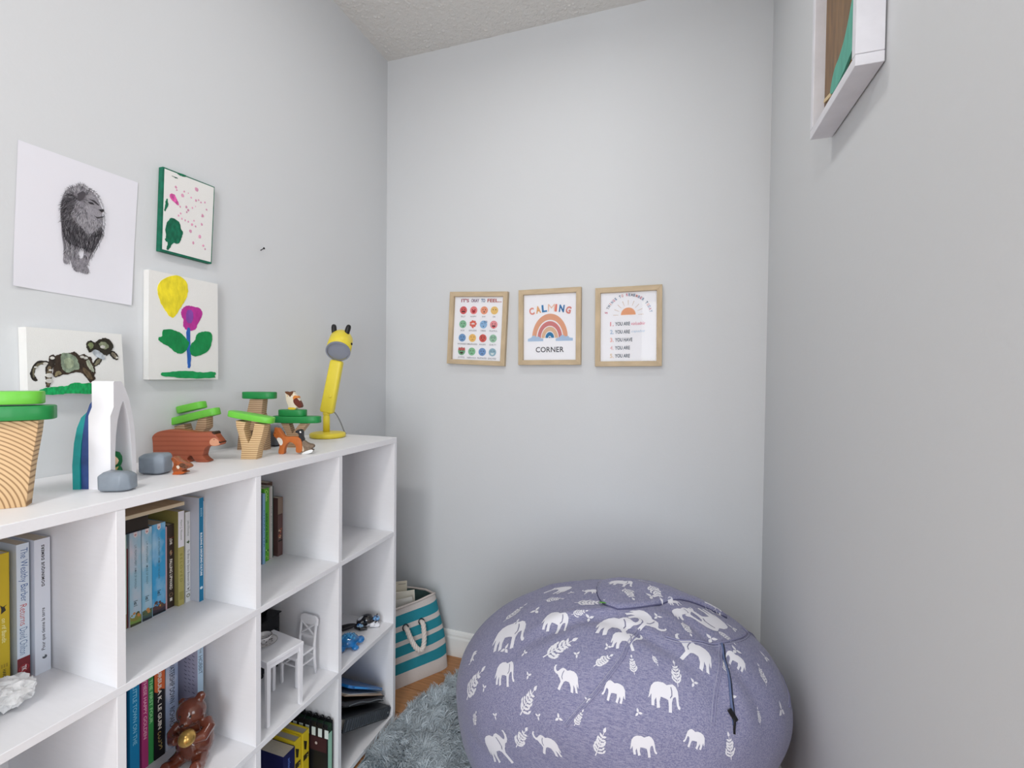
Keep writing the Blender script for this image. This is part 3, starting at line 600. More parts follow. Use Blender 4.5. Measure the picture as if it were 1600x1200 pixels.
# -- feelings chart
e, P = frame('oak frame with a chart of coloured feeling faces, leftmost of the three prints', .4213, 1.3140, .2430, .2840, 2.3)
def face(P, x, y, c, kind):
    r = .0155; dk = '#4a3c3c'
    if kind == 'burst':
        for a in range(7): P.disc(x+.010*math.cos(a*.9), y+.002+.009*math.sin(a*.9), .0055, c, 10)
        P.poly([(x-.003, y-.015), (x+.003, y-.015), (x+.002, y), (x-.002, y)], c)
        for a in (-1, 1): P.disc(x+a*.006, y+.002, .0025, '#f3d8d0', 8)
        return
    P.disc(x, y, r, c, 24)
    if kind == 'hat': P.poly([(x-.0155, y+.004), (x+.0155, y+.004), (x+.013, y+.016), (x+.005, y+.012), (x, y+.017), (x-.005, y+.012), (x-.013, y+.016)], '#cf6a6a')
    for a in (-1, 1):
        if kind in ('sleep', 'meh'): P.poly([(x+a*.006-.003, y+.003), (x+a*.006+.003, y+.003), (x+a*.006+.003, y+.0042), (x+a*.006-.003, y+.0042)], dk)
        elif kind == 'angry':
            P.disc(x+a*.006, y+.001, .0022, dk, 8); P.poly([(x+a*.002, y+.004), (x+a*.009, y+.008), (x+a*.009, y+.0095), (x+a*.002, y+.0055)], dk)
        elif kind == 'grin': P.arc(x+a*.006, y+.002, .002, .0032, .2, 2.9, dk, 8)
        elif kind == 'dizzy': P.disc(x+a*.006, y+.004, .0042, '#5f8f78', 12); P.disc(x+a*.006, y+.004, .0018, '#e0efe8', 8)
        else: P.disc(x+a*.0055, y+.003, .0019, dk, 8)
    if kind in ('smile', 'grin', 'hat'): P.arc(x, y-.003, 0, .0072, math.pi, 2*math.pi, dk if kind != 'grin' else '#e8f0f0', 12)
    elif kind == 'lips': P.arc(x, y-.003, .001, .0075, math.pi, 2*math.pi, '#b8323f', 12); P.poly([(x-.011, y+.001), (x+.011, y+.001), (x, y-.004)], '#b8323f')
    elif kind in ('sad', 'angry', 'dizzy'): P.arc(x, y-.0105, .003, .0048, .3, 2.85, dk, 10)
    elif kind == 'o': P.disc(x, y-.006, .0026, dk, 10)
    elif kind == 'sleep': P.disc(x, y-.007, .002, dk, 8); P.text('zzz', x+.008, y+.011, .012, '#2f6699', bold=.02)
    elif kind == 'tongue': P.arc(x, y-.003, 0, .0075, math.pi, 2*math.pi, dk, 12); P.disc(x, y-.0105, .004, '#e2606a', 10)
    elif kind == 'meh': P.poly([(x-.004, y-.008), (x+.005, y-.0065), (x+.005, y-.0055), (x-.004, y-.007)], dk)
    elif kind == 'side': P.disc(x+.002, y-.008, .0028, '#4f7f67', 10)
cols = (-.0655, -.0215, .0228, .0655); rows = (.0715, .0165, -.0370, -.0905)
FC = [[('#e07070', 'tongue'), ('#f08f8f', 'lips'), ('#f2a98a', 'o'), ('#f3cf83', 'dots')], [('#93c7a6', 'side'), ('#e2705f', 'burst'), ('#9cc3e6', 'sleep'), ('#f0a0a6', 'tongue')],
      [('#7fa8d4', 'sad'), ('#f4ca7c', 'meh'), ('#e06a63', 'angry'), ('#a6cfb6', 'dizzy')], [('#7fb38f', 'hat'), ('#8fcaa2', 'sad'), ('#7fa6d6', 'sad'), ('#9dbfcf', 'grin')]]
CP = [['SILLY', 'HAPPY', 'SHY', 'OK'], ['SICK', 'EXPLOSIVE', 'TIRED', 'PLAYFUL'], ['WORRIED', 'EMBARRASSED', 'ANGRY', 'GUILTY'], ['JOYFUL', 'NERVOUS', 'FRUSTRATED', 'EXCITED']]
for j, z in enumerate(rows):
    for i, x in enumerate(cols):
        face(P, x, z, *FC[j][i]); P.text(CP[j][i], x, z-.0245, .0085, '#8f8f98', bold=.01, sx=.8 if len(CP[j][i]) > 8 else 1)
x = -.078
for wd_, c in (('IT\'S', '#b0596a'), ('OKAY', '#8a6a86'), ('TO', '#5f7fa8'), ('FEEL...', '#c06a62')):
    L = len(wd_)*.0092; P.text(wd_, x+L/2, .1095, .016, c, bold=.03, fitw=L*.92, fith=.0135 if wd_ != 'FEEL...' else .0135); x += L+.006
P.obj('printed_chart', e)
# -- rainbow
e, P = frame('oak frame with a rainbow under arched coloured letters, middle of the three prints', .7105, 1.3135, .2370, .2815, -.4)
for ch, x, z, c, a in zip('CALMING', (-.070, -.0450, -.0215, .0060, .0235, .0450, .0700), (.0610, .0665, .0700, .0715, .0705, .0675, .0610), ('#e59a8c', '#e8b074', '#3f86bb', '#f0c9b4', '#e8806e', '#3478b0', '#dd8f86'), (14, 10, 6, 0, -4, -8, -14)):
    P.text(ch, x, z, .03, c, bold=0 if ch == 'M' else .045, fith=.0275, fitw={'I': .007, 'M': .027}.get(ch, .0195), ang=R(a))
for r0, r1, c in ((.0510, .0680, '#e9b090'), (.0340, .0470, '#d98a8a'), (.0190, .0315, '#e6c3a4'), (.0055, .0165, '#2f83b4'), (0, .0032, '#2b4a66')):
    P.arc(0, -.0400, r0, r1, 0, math.pi, c, 40, 1.32)
def cloud(cx, w):
    P.poly([(cx-w/2, -.052), (cx+w/2, -.052), (cx+w/2, -.042), (cx+w*.25, -.040), (cx, -.034), (cx-w*.25, -.037), (cx-w/2, -.043)], '#b7cfe8')
    P.disc(cx-w*.1, -.040, .010, '#b7cfe8', 16); P.disc(cx+w*.18, -.042, .008, '#b7cfe8', 16)
cloud(-.055, .060); cloud(.055, .064)
P.text('CORNER', 0, -.0835, .022, '#3c3c44', bold=.012, fitw=.107, fith=.020, sp=1.05)
P.obj('printed_rainbow', e)
# -- reminders
e, P = frame('oak frame with a sun over five numbered lines, rightmost of the three prints', .9945, 1.3085, .2280, .2795, -.6)
P.arc(.0, .0420, 0, .0255, 0, math.pi, '#f0b28a', 30)
for k in range(9):
    a = math.pi*k/8; P.poly([(math.cos(a+s*.014)*r, .0420+math.sin(a+s*.014)*r) for r, s in ((.034, -1), (.052, -1), (.052, 1), (.034, 1))], '#cfb08c')
T_ = '5 THINGS TO REMEMBER TODAY'; pal = ['#c9738a', '#5f7f9f', '#8f8f98', '#3f5f80', '#d98f86', '#7a8fb0']
for i, ch in enumerate(T_):
    if ch == ' ': continue
    a = R(166-152*i/(len(T_)-1)); P.text(ch, math.cos(a)*.0790, .0325+math.sin(a)*.0800, .0125, pal[i % 6], bold=.03, fith=.0095, fitw=.0065 if ch != 'I' else .002, ang=a-math.pi/2)
for i, (n, t, c, wd_, wc) in enumerate((('1.', 'YOU ARE', '#e58f98', 'valuable', '#e06f8a'), ('2.', 'YOU ARE', '#a9c4e0', 'capable', '#b7cfe4'), ('3.', 'YOU HAVE', '#eeb0a8', '', ''), ('4.', 'YOU ARE', '#f2ccd0', '', ''), ('5.', 'YOU ARE', '#e8cfae', '', ''))):
    z = .0112-.0283*i
    P.text(n, -.0565, z, .020, c, bold=.02, fith=.0150, fitw=.0125)
    L = .0515 if t == 'YOU ARE' else .0600
    P.text(t, -.0455+L/2, z, .018, '#4d5a68', bold=.02, fith=.0130, fitw=L)
    if wd_: P.text(wd_, .0340, z, .018, wc, shear=.4, fitw=.046, fith=.011)
P.obj('printed_list', e)

# ================================================================== boxed frame on the right wall
e = thing('shadow_box', 'deep whitewashed box frame with brown backing and turquoise shape, high on right wall', 'picture', (XR, 0, 0))
WP = mat('#e4e4ea', .6, noise=.06, scale=20, bump=.2, bscale=60); dd = .040; t = .0155
y0, y1, z0, z1 = -.443, -.208, 1.613, 1.913
box('bottom_rail', (-dd, y0, z0), (-.002, y1, z0+.031*.55+.0), WP, e, .0008); zb = z0+.0178
box('side_rail', (-dd, y0, zb), (-.002, y0+t, z1-t), WP, e, .0008); box('side_rail', (-dd, y1-t, zb), (-.002, y1, z1-t), WP, e, .0008)
box('top_rail', (-dd, y0, z1-t), (-.002, y1, z1), WP, e, .0008)
BW = mat('#7d5a2c', .55, noise=.35, scale=12, stretch=(1, 6, 1), coat=.3)
box('wood_backing', (-.0205, y0+t, zb), (-.002, y1-t, z1-t), BW, e)
q = [(-.268, 1.672), (-.291, 1.701), (-.314, 1.704), (-.344, 1.722), (-.372, 1.762), (-.395, 1.810), (-.415, 1.850), (-.420, 1.800), (-.424, 1.740), (-.415, 1.700), (-.392, 1.680), (-.364, 1.672), (-.341, 1.664), (-.300, 1.658), (-.275, 1.662)]
def slab(name, pts, x0, x1, m, par):
    bm = bmesh.new(); f = bm.faces.new([bm.verts.new((x0, a, b)) for a, b in pts]); r = bmesh.ops.extrude_face_region(bm, geom=[f])
    bmesh.ops.translate(bm, verts=[g for g in r['geom'] if isinstance(g, bmesh.types.BMVert)], vec=(x1-x0, 0, 0)); bmesh.ops.recalc_face_normals(bm, faces=bm.faces[:])
    bmesh.ops.triangulate(bm, faces=[f for f in bm.faces if len(f.verts) > 4])
    return MB().bm(bm).obj(name, m, par)
slab('cream_stem', [(-.231, 1.678), (-.229, 1.672), (-.272, 1.662), (-.274, 1.669)], -.0235, -.0206, mat('#dcc69c', .6), e)
slab('turquoise_shape', chaikin(q, 2), -.0245, -.0206, mat('#5fb09c', .6, noise=.15, scale=25, stretch=(1, 5, 1)), e)
# ================================================================== books
PAGES = mat('#d9cfbd', .9, noise=.12, scale=300, stretch=(.2, 6, .2))
PAGEW = mat('#e6e2da', .9, noise=.1, scale=300, stretch=(.2, 6, .2))
def book(label, y0, y1, xf, z, h, cover, depth=.108, group=None, pr=None, pages=PAGES, hard=False, tilt=0, rough=.45, name='book', ct=.0009):
    w_ = y1-y0; e = thing(name, label, 'book', (xf, (y0+y1)/2, z+.0002), 0, group)
    if tilt: e.rotation_euler = (R(tilt), 0, 0)
    m = cover if not isinstance(cover, str) else mat(cover, rough); hw = w_/2; ov = .003 if hard else 0
    ct = min(ct if not hard else .0022, w_*.2)
    prof = [(-hw, -depth), (-hw+ct, -depth), (-hw+ct, -ct), (hw-ct, -ct), (hw-ct, -depth), (hw, -depth), (hw, -ct*.5), (hw-ct*.6, 0), (-hw+ct*.6, 0), (-hw, -ct*.5)]
    vs = [(x, y, zz) for zz in (0, h) for y, x in prof]; n = len(prof)
    mb = MB().add(vs, [(i, (i+1) % n, (i+1) % n+n, i+n) for i in range(n)])
    for b in (0, n):
        mb.add(vs[b:b+n], [(0, 1, 2, 9), (2, 3, 8, 9), (3, 6, 7, 8), (3, 4, 5, 6)])
    o = mb.obj('cover', m, e, fix=True)
    box('page_block', (-depth+ov+.001, -hw+ct+.00005, ov+.0004), (-ct-.0001, hw-ct-.00005, h-ov-.0006), pages, e)
    if pr:
        P = Print((0, 0, 0), (0, 1, 0), (0, 0, 1), (1, 0, 0)); P.step = .00001; P.h = .00005
        pr(P, w_, h); P.obj('spine_print', o, .5)
    return e
DN, UP = -math.pi/2, math.pi/2
def T1(P, s, zf, h, w_, L, c, fy=0, fh=None, ang=DN, **k):  # text centred at fraction zf of the height, run length L
    k.setdefault('bold', .015); P.text(s, fy, h*zf, .01, c, fitw=L, fith=(fh or w_*.5), ang=ang, **k)
def rect(P, y0, y1, z0, z1, c): P.poly([(y0, z0), (y1, z0), (y1, z1), (y0, z1)], c)
Z1 = .6232; Z2 = .3232; Z0 = .0232
# --- row 1, first compartment
def p(P, w_, h):
    rect(P, -w_*.46, w_*.46, .004, .09, '#1d3f7c'); rect(P, -w_*.46, w_*.46, .09, h-.004, '#e79a34')
book('thin orange and navy book, furthest left on the top row', -.8625, -.8575, .122, Z1, .214, '#243f73', group='books in the top compartment by the frame edge', pr=p)
def p(P, w_, h):
    P.poly([(-.0035, .118), (.0025, .122), (.001, .128), (.004, .131), (-.001, .129), (-.0045, .133), (-.003, .126)], '#2b2a20')
    T1(P, 'on rif Bandit', .42, h, w_, .040, '#f3eaa2', fh=.0055, shear=.2); T1(P, 'HARPER', .08, h, w_, .02, '#26251c', fh=.004)
    for k in range(3): rect(P, -.004+k*.003, -.002+k*.003, .030, .036, '#b89a22')
book('yellow book with a small black bird on its spine', -.8555, -.8415, .1220, Z1, .2150, '#d8bb2c', pr=p)
def p(P, w_, h):
    rect(P, -w_*.5, w_*.5, .0, .037, '#7c1f27'); P.disc(.0003, .019, .0062, '#b9383e', 24); P.disc(.0003, .019, .0052, '#8d1f28', 24)
    P.text('TK', .0003, .019, .01, '#f0dcdc', fitw=.009, fith=.006, ang=DN, bold=.04)
    T1(P, 'The Wealthy Barber', .770, h, w_, .088, '#2f5f9e', fh=.0115, bold=-.004); T1(P, 'Returns', .478, h, w_, .034, '#c6524e', fh=.0085, bold=-.004); T1(P, 'David Chilton', .285, h, w_, .044, '#4a6f9e', fh=.0095, bold=-.006)
e = book('white paperback with blue serif lettering and a dark red foot on its spine', -.8365, -.8205, .1300, Z1, .2250, '#dbe6f2', pr=p)
def p(P, w_, h):
    T1(P, 'DOMINIQUE DEMERS', .80, h, w_, .070, '#26262c', fy=.001, fh=.0048, ang=UP, bold=.04, sp=1.2); T1(P, 'Pour que tienne la terre', .325, h, w_, .072, '#4a4c55', fy=.001, fh=.0062, ang=UP, shear=.15)
    P.disc(.002, .026, .0032, '#5a6068', 12); P.disc(.0008, .028, .0014, '#dfe6f0', 8)
book('tall white book with black capitals, last on the top row left of the divider', -.8175, -.7965, .1370, Z1, .2270, '#dfe4ef', depth=.12, pr=p)
# --- row 1, second compartment: three scenic volumes and others
SKY = {}
def sky(c, c2):
    m = mat(c, .42); m = m.copy(); nt = m.node_tree; b = nt.nodes['Principled BSDF']
    tc = nt.nodes.new('ShaderNodeTexCoord'); mp = nt.nodes.new('ShaderNodeMapping'); mp.inputs['Scale'].default_value = (1, 1, .6)
    n = nt.nodes.new('ShaderNodeTexNoise'); n.inputs['Scale'].default_value = 26; n.inputs['Detail'].default_value = 3
    r = nt.nodes.new('ShaderNodeValToRGB'); r.color_ramp.elements[0].position = .42; r.color_ramp.elements[1].position = .62
    r.color_ramp.elements[0].color = lin(c); r.color_ramp.elements[1].color = lin(c2)
    nt.links.new(tc.outputs['Object'], mp.inputs[0]); nt.links.new(mp.outputs[0], n.inputs[0]); nt.links.new(n.outputs[0], r.inputs[0]); nt.links.new(r.outputs[0], b.inputs['Base Color'])
    return m
def anne(title, c1, land):
    def p(P, w_, h):
        P.poly([(-.0035, h-.0005), (.0035, h-.0005), (.0035, h-.010), (0, h-.014), (-.0035, h-.010)], '#e9d9d8'); P.disc(0, h-.008, .002, '#c98f8f', 10)
        T1(P, title, .62, h, w_, .088, '#3d6272', fh=.0036, bold=0); P.poly([(0, h*.58+.002), (.0012, h*.58), (0, h*.58-.002), (-.0012, h*.58)], '#24414f')
        P.text('n', -.001, h*.235, .01, '#1f2c36', fitw=.004, fith=.0055, bold=.04); rect(P, -.0035, .0035, h*.235+.004, h*.235+.0052, '#1f2c36'); rect(P, -.0035, .0035, h*.235-.0055, h*.235-.0045, '#1f2c36')
        rg = random.Random(title)
        hw = w_/2-.0004
        P.poly([(-hw, .001), (hw, .001), (hw, .022)]+[(hw-2*hw*k/8, .016+rg.uniform(0, .007)) for k in range(9)], land[0])
        P.poly([(-hw, .001), (hw, .001), (hw, .012), (0, .009), (-hw, .013)], land[1])
        for k in range(7): P.disc(rg.uniform(-hw*.8, hw*.8), rg.uniform(.016, .026), rg.uniform(.0015, .0035), rg.choice([land[0], '#4f5a34', '#c98a4a']), 10)
        P.poly([(-hw, .0004), (hw, .0004), (hw, .004), (-hw, .006)], land[2])
    return p
def p(P, w_, h):
    rect(P, -w_*.42, w_*.42, .001, .03, '#8a7a44'); P.text('::', 0, .05, .004, '#3a3a40')
book('pale green slim volume, first visible beside the divider on the top row', -.6800, -.6710, .1230, Z1, .1880, '#c3dcc9', pr=p)
book('slim dark red volume between the pale green and pale blue books', -.6706, -.6674, .121, Z1, .158, '#6d1f24')
G3 = 'pale blue scenic volumes on the top row'
book('pale grey-blue scenic volume with an orange and green field at its foot', -.6668, -.6455, .1250, Z1, .1905, sky('#a4c6d6', '#d6cfd6'), group=G3, pr=anne('L.M. MONTGOMERY   ANNE OF AVONLEA', '#a', ('#8f8a40', '#7d9a48', '#3c3f22')))
book('slightly narrower light blue scenic volume, middle of the three sky-blue spines', -.6440, -.6245, .1245, Z1, .1905, sky('#8dc0d8', '#d3dbe2'), group=G3, pr=anne('L.M. MONTGOMERY   ANNE OF WINDY', '#b', ('#5b6a4a', '#4a5f5a', '#2a2f38')))
book('bright blue scenic volume with a dark shore at its foot', -.6225, -.5955, .1220, Z1, .1910, sky('#3aa2d6', '#a8d0e8'), group=G3, pr=anne('L.M. MONTGOMERY   ANNE OF THE ISLAND', '#c', ('#5a3f3c', '#3a3440', '#15161c')))
book('thin dusty pink booklet right of the bright blue volume', -.5935, -.5895, .1180, Z1, .1780, '#c9a3a6')
def p(P, w_, h):
    T1(P, 'ROHR', .80, h, w_, .016, '#e6e0d6', fh=.0055, bold=.03); T1(P, 'FALLING UPWARD', .40, h, w_, .066, '#e9e4da', fh=.0058, bold=.03)
    P.arc(0, h*.66, .002, .0032, 0, 6.2, '#8a3b2c', 14); P.text('§', 0, h*.66, .012, '#c9b08a'); P.arc(0, h*.155, .003, .0042, 0, 6.2, '#8a6a50', 16)
    rect(P, -.0025, .0025, .014, .021, '#e9e4da'); rect(P, -w_*.46, w_*.46, h-.03, h-.028, '#6a2a24')
book('dark brown paperback with white capitals on its spine', -.5888, -.5745, .1180, Z1, .1800, '#3b2f29', pr=p)
def p(P, w_, h):
    rect(P, -w_*.5, w_*.5, h*.62, h, '#f1eef3'); T1(P, 'Henri J. Nouwen', .80, h, w_, .044, '#6f7a52', fh=.005, bold=0); T1(P, 'BELOVED', .40, h, w_, .062, '#8f8a3c', fh=.0055, bold=.01, sp=1.5)
    rect(P, -.0045, .0045, .012, .030, '#a59b52')
book('book with a white top half and an olive yellow lower half', -.5738, -.5610, .1290, Z1, .2060, '#b8ad66', pr=p)
book('very thin dark green booklet right of the olive and white book', -.5602, -.5578, .124, Z1, .196, '#2f4f3c')
def p(P, w_, h):
    T1(P, 'John O\'Donohue', .82, h, w_, .034, '#6a7a70', fh=.0055, bold=0, shear=.2); P.poly([(-.004, h*.67), (.001, h*.645), (.004, h*.675), (.0015, h*.67), (.002, h*.69), (-.001, h*.672)], '#46603a')
    T1(P, 'To Bless the Space Between Us', .38, h, w_, .080, '#4f5358', fh=.0058, bold=0, shear=.2); P.poly([(-.002, .030), (0, .026), (.0035, .033), (0, .030)], '#22262a')
    rect(P, -w_*.46, w_*.46, .0235, .0245, '#55585c'); P.arc(0, .014, .0022, .0042, 0, 6.2, '#8b8b72', 14)
book('white paperback with a small green leaf printed on its spine', -.5570, -.5458, .1280, Z1, .2000, '#e9ebec', pr=p)
def p(P, w_, h):
    rect(P, -w_*.5, w_*.5, .0002, h-.0002, '#1579a4')
    T1(P, 'BREEN', .86, h, w_, .018, '#a9d6ea', fh=.004, sp=1.3); T1(P, 'BUILDING A DISCIPLING CULTURE', .455, h, w_, .096, '#f2f7fa', fh=.0045, bold=.03); P.disc(0, h*.13, .0032, '#dbeef6', 16)
book('tall teal-blue spined book with white covers standing proud of its row', -.5450, -.5350, .1530, Z1, .2310, '#dcdfec', depth=.135, pr=p)
book('thin white booklet right of the teal-blue spined book', -.5343, -.5308, .1500, Z1, .2210, '#f2f2f4')
# objects lying on top of the row
e = thing('book', 'dark closed book lying flat on top of the scenic volumes', 'book', (0, 0, 0)); zb = Z1+.1916
box('cover', (.020, -.7350, zb+.001), (.1380, -.6380, zb+.0035), mat('#1b1a20', .5), e, .0006); box('page_block', (.022, -.7330, zb+.0036), (.1365, -.6400, zb+.0270), mat('#3a332e', .9), e); box('cover', (.020, -.7350, zb+.0271), (.1380, -.6380, zb+.0296), mat('#1b1a20', .5), e, .0006)
e = thing('wooden_board', 'pale wooden board lying on top of the books in the second compartment', 'board', (0, 0, 0)); zb += .0299
box('board', (.022, -.7750, zb), (.1410, -.5700, zb+.0080), mat('#c9a983', .6, noise=.15, scale=20, stretch=(1, 6, 1)), e, .0008)
box('edge_strip', (.1412, -.7750, zb+.0004), (.1428, -.5700, zb+.0076), mat('#d6c3a4', .6), e)
# --- row 1, third compartment
def p(P, w_, h): T1(P, 'CHARACTER', .5, h, w_, .10, '#4a7fa8', fh=.004)
book('thin dark navy book at the left of the third compartment', -.3470, -.3425, .1150, Z1, .1880, '#1d2c4c')
book('slim light blue book beside the bright green one', -.3420, -.3345, .1180, Z1, .1880, '#8fb6d8', pr=p)
book('very thin sea-green booklet against the bright green book', -.3342, -.3318, .1160, Z1, .1880, '#2f9a74')
def p(P, w_, h):
    T1(P, 'Calvin', .90, h, w_, .030, '#cdf08f', fh=.009, shear=.2); T1(P, 'WEIRDOS FROM', .46, h, w_, .082, '#24701a', fh=.009, bold=.03)
    rg = random.Random(4)
    for k in range(16): P.disc(rg.uniform(-w_*.4, w_*.4), rg.uniform(.006, .03), rg.uniform(.001, .0025), rg.choice(['#8fd04a', '#2c6a20', '#c8e88a']), 8)
book('bright green book with dark green lettering', -.3312, -.3130, .1090, Z1, .1980, '#5fb431', pr=p, depth=.095)
book('plain beige paperback between the bright green and brown books', -.3124, -.3050, .1050, Z1, .1960, '#b5a99c', depth=.095)
def p(P, w_, h):
    rect(P, .0022, w_*.5, .0, h, '#24463f'); T1(P, 'the garden', .55, h, w_, .07, '#6f7f78', fy=-.001, fh=.004, bold=0)
book('off-white book with a dark green edge strip', -.3044, -.2945, .1040, Z1, .1980, '#cfcdc8', pr=p, depth=.095)
def p(P, w_, h):
    for k in range(9): rect(P, -.004, .0035, h-.010-k*.005, h-.008-k*.005, '#3a2a24')
book('tall brown book with a laced dark edge at the end of the third compartment', -.2936, -.2740, .0800, Z1, .2030, '#6f5648', pr=p, depth=.07)
def p(P, w_, h):
    rect(P, -w_*.5, w_*.5, h*.72, h, '#8f7b6c'); rect(P, -w_*.4, w_*.4, h*.70, h*.71, '#4a3832'); rect(P, -w_*.42, w_*.42, .040, .044, '#1c1514')
    rg = random.Random(8)
    for k in range(14): P.disc(rg.uniform(-w_*.35, w_*.35), rg.uniform(.05, .075), rg.uniform(.001, .003), rg.choice(['#c9a27c', '#b0604a', '#4a2c26', '#e0c7a4']), 8)
book('short worn reddish-brown book standing in front of the tall brown one', -.2860, -.2690, .1120, Z1, .1620, '#6b4f4c', pr=p, depth=.028)
# --- row 2, second compartment
def p(P, w_, h): T1(P, 'THE LONG WINTER', .5, h, w_, .12, '#3f2148', fh=.0035)
G2 = 'paperbacks in the second row'
book('dark purple paperback, first in the second row', -.6840, -.6730, .1250, Z2, .1960, '#6a3f6c', group=G2, pr=p)
def p(P, w_, h): T1(P, 'LITTLE TOWN ON THE', .62, h, w_, .118, '#8fd6ef', fh=.0075)
book('turquoise-blue paperback with pale capitals', -.6705, -.6530, .1300, Z2, .1960, '#1d8fc6', group=G2, pr=p)
def p(P, w_, h): T1(P, 'THESE HAPPY GOLDEN', .62, h, w_, .122, '#f3b6d0', fh=.0060)
book('raspberry pink paperback with pale capitals', -.6490, -.6365, .1300, Z2, .1960, '#bb3f7e', group=G2, pr=p)
def p(P, w_, h): T1(P, 'THE FIRST FOUR', .66, h, w_, .092, '#a6e8a8', fh=.0060)
book('mid green paperback with pale capitals', -.6355, -.6255, .1290, Z2, .1960, '#3f9f55', group=G2, pr=p)
def p(P, w_, h):
    rect(P, -w_*.5, w_*.5, h*.745, h, '#d9662c'); P.poly([(-w_*.5, h*.745), (w_*.5, h*.745), (w_*.5, h*.70), (w_*.1, h*.73), (-w_*.2, h*.70), (-w_*.5, h*.73)], '#d9662c')
    T1(P, 'URSULA K. LE GUIN', .62, h, w_, .125, '#e9e4da', fh=.0075, bold=.03)
    for k in range(5): P.arc(-.001+k*.0006, h*.26-k*.008, .002, .0036, k, k+4.2, '#b9a060', 10)
book('black paperback with an orange top and gold flourishes', -.6245, -.6035, .1300, Z2, .1980, '#16131a', group=G2, pr=p)
def p(P, w_, h): T1(P, 'WATERSHIP DOWN · RICHARD ADAMS', .50, h, w_, .176, '#3a4258', fh=.0105, bold=.015)
book('thick misty pale blue paperback with serif-like capitals, beside the brown bear', -.6015, -.5755, .1300, Z2, .1990, sky('#9fb0cf', '#d7dbe8'), group=G2, pr=p)
def p(P, w_, h):
    T1(P, 'THE', .955, h, w_, .012, '#4a5a70', fh=.004, bold=0); T1(P, 'HOBBIT', .80, h, w_, .040, '#44546c', fh=.0080, bold=.0)
e = book('light blue book with lilac covers standing proud behind the brown bear', -.5560, -.5430, .1620, Z2, .2050, '#c9c9e2', depth=.14, group=G2, pr=lambda P, w_, h: (rect(P, -w_*.5, w_*.5, 0, h, '#b9d4ea'), p(P, w_, h)))
P = Print((-.0, -.00655, 0), (1, 0, 0), (0, 0, 1), (0, -1, 0)); P.step = .00001; rg = random.Random(6)
for k in range(11):
    z = .195-k*.009
    for q in range(3): P.poly([(-.040+q*.012, z), (-.040+q*.012+rg.uniform(.004, .010), z-.002), (-.040+q*.012+.006, z-.0032), (-.040+q*.012, z-.0012)], '#5f5f86')
P.obj('cover_print', e)
book('thin dark teal booklet right of the pale blue books in the second row', -.5415, -.5365, .1500, Z2, .1500, '#24525c')
# --- row 3, third compartment
def p(P, w_, h): T1(P, 'atlas', .8, h, w_, .03, '#5f7fd0', fh=.008)
book('dark navy book at the lower left beside yellow boxed cards', -.3900, -.3520, .2350, Z0, .1500, '#1c2059', pr=p)
for i, (y0, y1, hh, xx, lab) in enumerate(((-.3500, -.3270, .158, .232, 'yellow-spined book with grey pages, left of its lemon yellow neighbour'), (-.3260, -.3030, .1620, .236, 'lemon yellow book with a black printed spine beside the ring binder notebook'))):
    def p(P, w_, h):
        P.poly([(-.008, h-.02), (.004, h-.03), (.001, h-.05), (-.006, h-.045)], '#2a2410'); rect(P, -.009, .009, h-.075, h-.06, '#3a3014'); P.text('2', .005, h-.07, .012, '#f3e27a')
    book(lab, y0, y1, xx, Z0, hh, '#e4c92c', pages=mat('#b9b4ac', .9), pr=p, hard=True, depth=.15)
e = thing('ring_notebook', 'black wire-bound notebook with white index tabs in the bottom compartment', 'notebook', (0, 0, 0))
NB = mat('#17171a', .5); yb = -.2950
box('cover', (.125, yb, Z0+.001), (.288, yb+.0018, Z0+.176), NB, e, .0006); box('cover', (.125, yb+.0200, Z0+.001), (.288, yb+.0218, Z0+.176), NB, e, .0006)
box('page_block', (.128, yb+.0022, Z0+.003), (.286, yb+.0196, Z0+.168), mat('#24402f', .8), e)
for k in range(7):
    x = .150+k*.021; MB().tube([(x, yb+.0109+.0140*math.cos(a), Z0+.174+.0115*math.sin(a)) for a in [j*math.pi/8 for j in range(16)]], .0013, 6, True).obj('wire_ring', mat('#23252a', .3, .8), e, True)
    box('index_tab', (x+.004, yb-.0012, Z0+.140), (x+.016, yb-.0002, Z0+.162), mat('#dfe9e4', .6), e)
box('index_tab', (.2882, yb+.003, Z0+.02), (.2890, yb+.017, Z0+.150), mat('#9fd0b8', .6), e).__setitem__('label', 'long pale green tab')
P = Print((0, yb-.0002, 0), (1, 0, 0), (0, 0, 1), (0, -1, 0)); P.step = .00001
P.poly([(.150, Z0+.100), (.286, Z0+.100), (.286, Z0+.138), (.150, Z0+.138)], '#3a1417')
for k in range(3): P.disc(.18+k*.036, Z0+.120, .004, '#c9b9b4', 10)
P.obj('cover_print', e)
# --- row 3, fourth compartment: folders lying flat
def rotbox(name, c, s, rz, m, par, ch=.001, tx=0):
    M_ = Matrix.Translation(c) @ Matrix.Rotation(R(rz), 4, 'Z') @ Matrix.Rotation(R(tx), 4, 'X')
    mb = MB().box((-s[0]/2, -s[1]/2, 0), (s[0]/2, s[1]/2, s[2]), ch); mb.v = [tuple(M_ @ Vector(v)) for v in mb.v]
    return mb.obj(name, m, par)
def leaning(name, label, cat, x, z, ang, rz=0):
    """leans in the compartment: far edge low by the side panel, near edge up against the divider"""
    e = thing(name, label, cat, (x, -.0040, z)); e.rotation_euler = (R(-ang), 0, R(rz)); return e
BD = mat('#2f3338', .45)
e = leaning('ring_binder', 'dark grey binder with a ribbed spine leaning in the bottom right compartment', 'binder', .0700, Z0+.0010, 27); e.location.y = -.0210
WB = .244
box('cover', (0, -WB, 0), (.218, 0, .0022), BD, e, .0006); box('cover', (0, -WB, .0330), (.218, 0, .0352), BD, e, .0006); box('spine', (.2182, -WB, 0), (.2215, 0, .0352), BD, e, .0006)
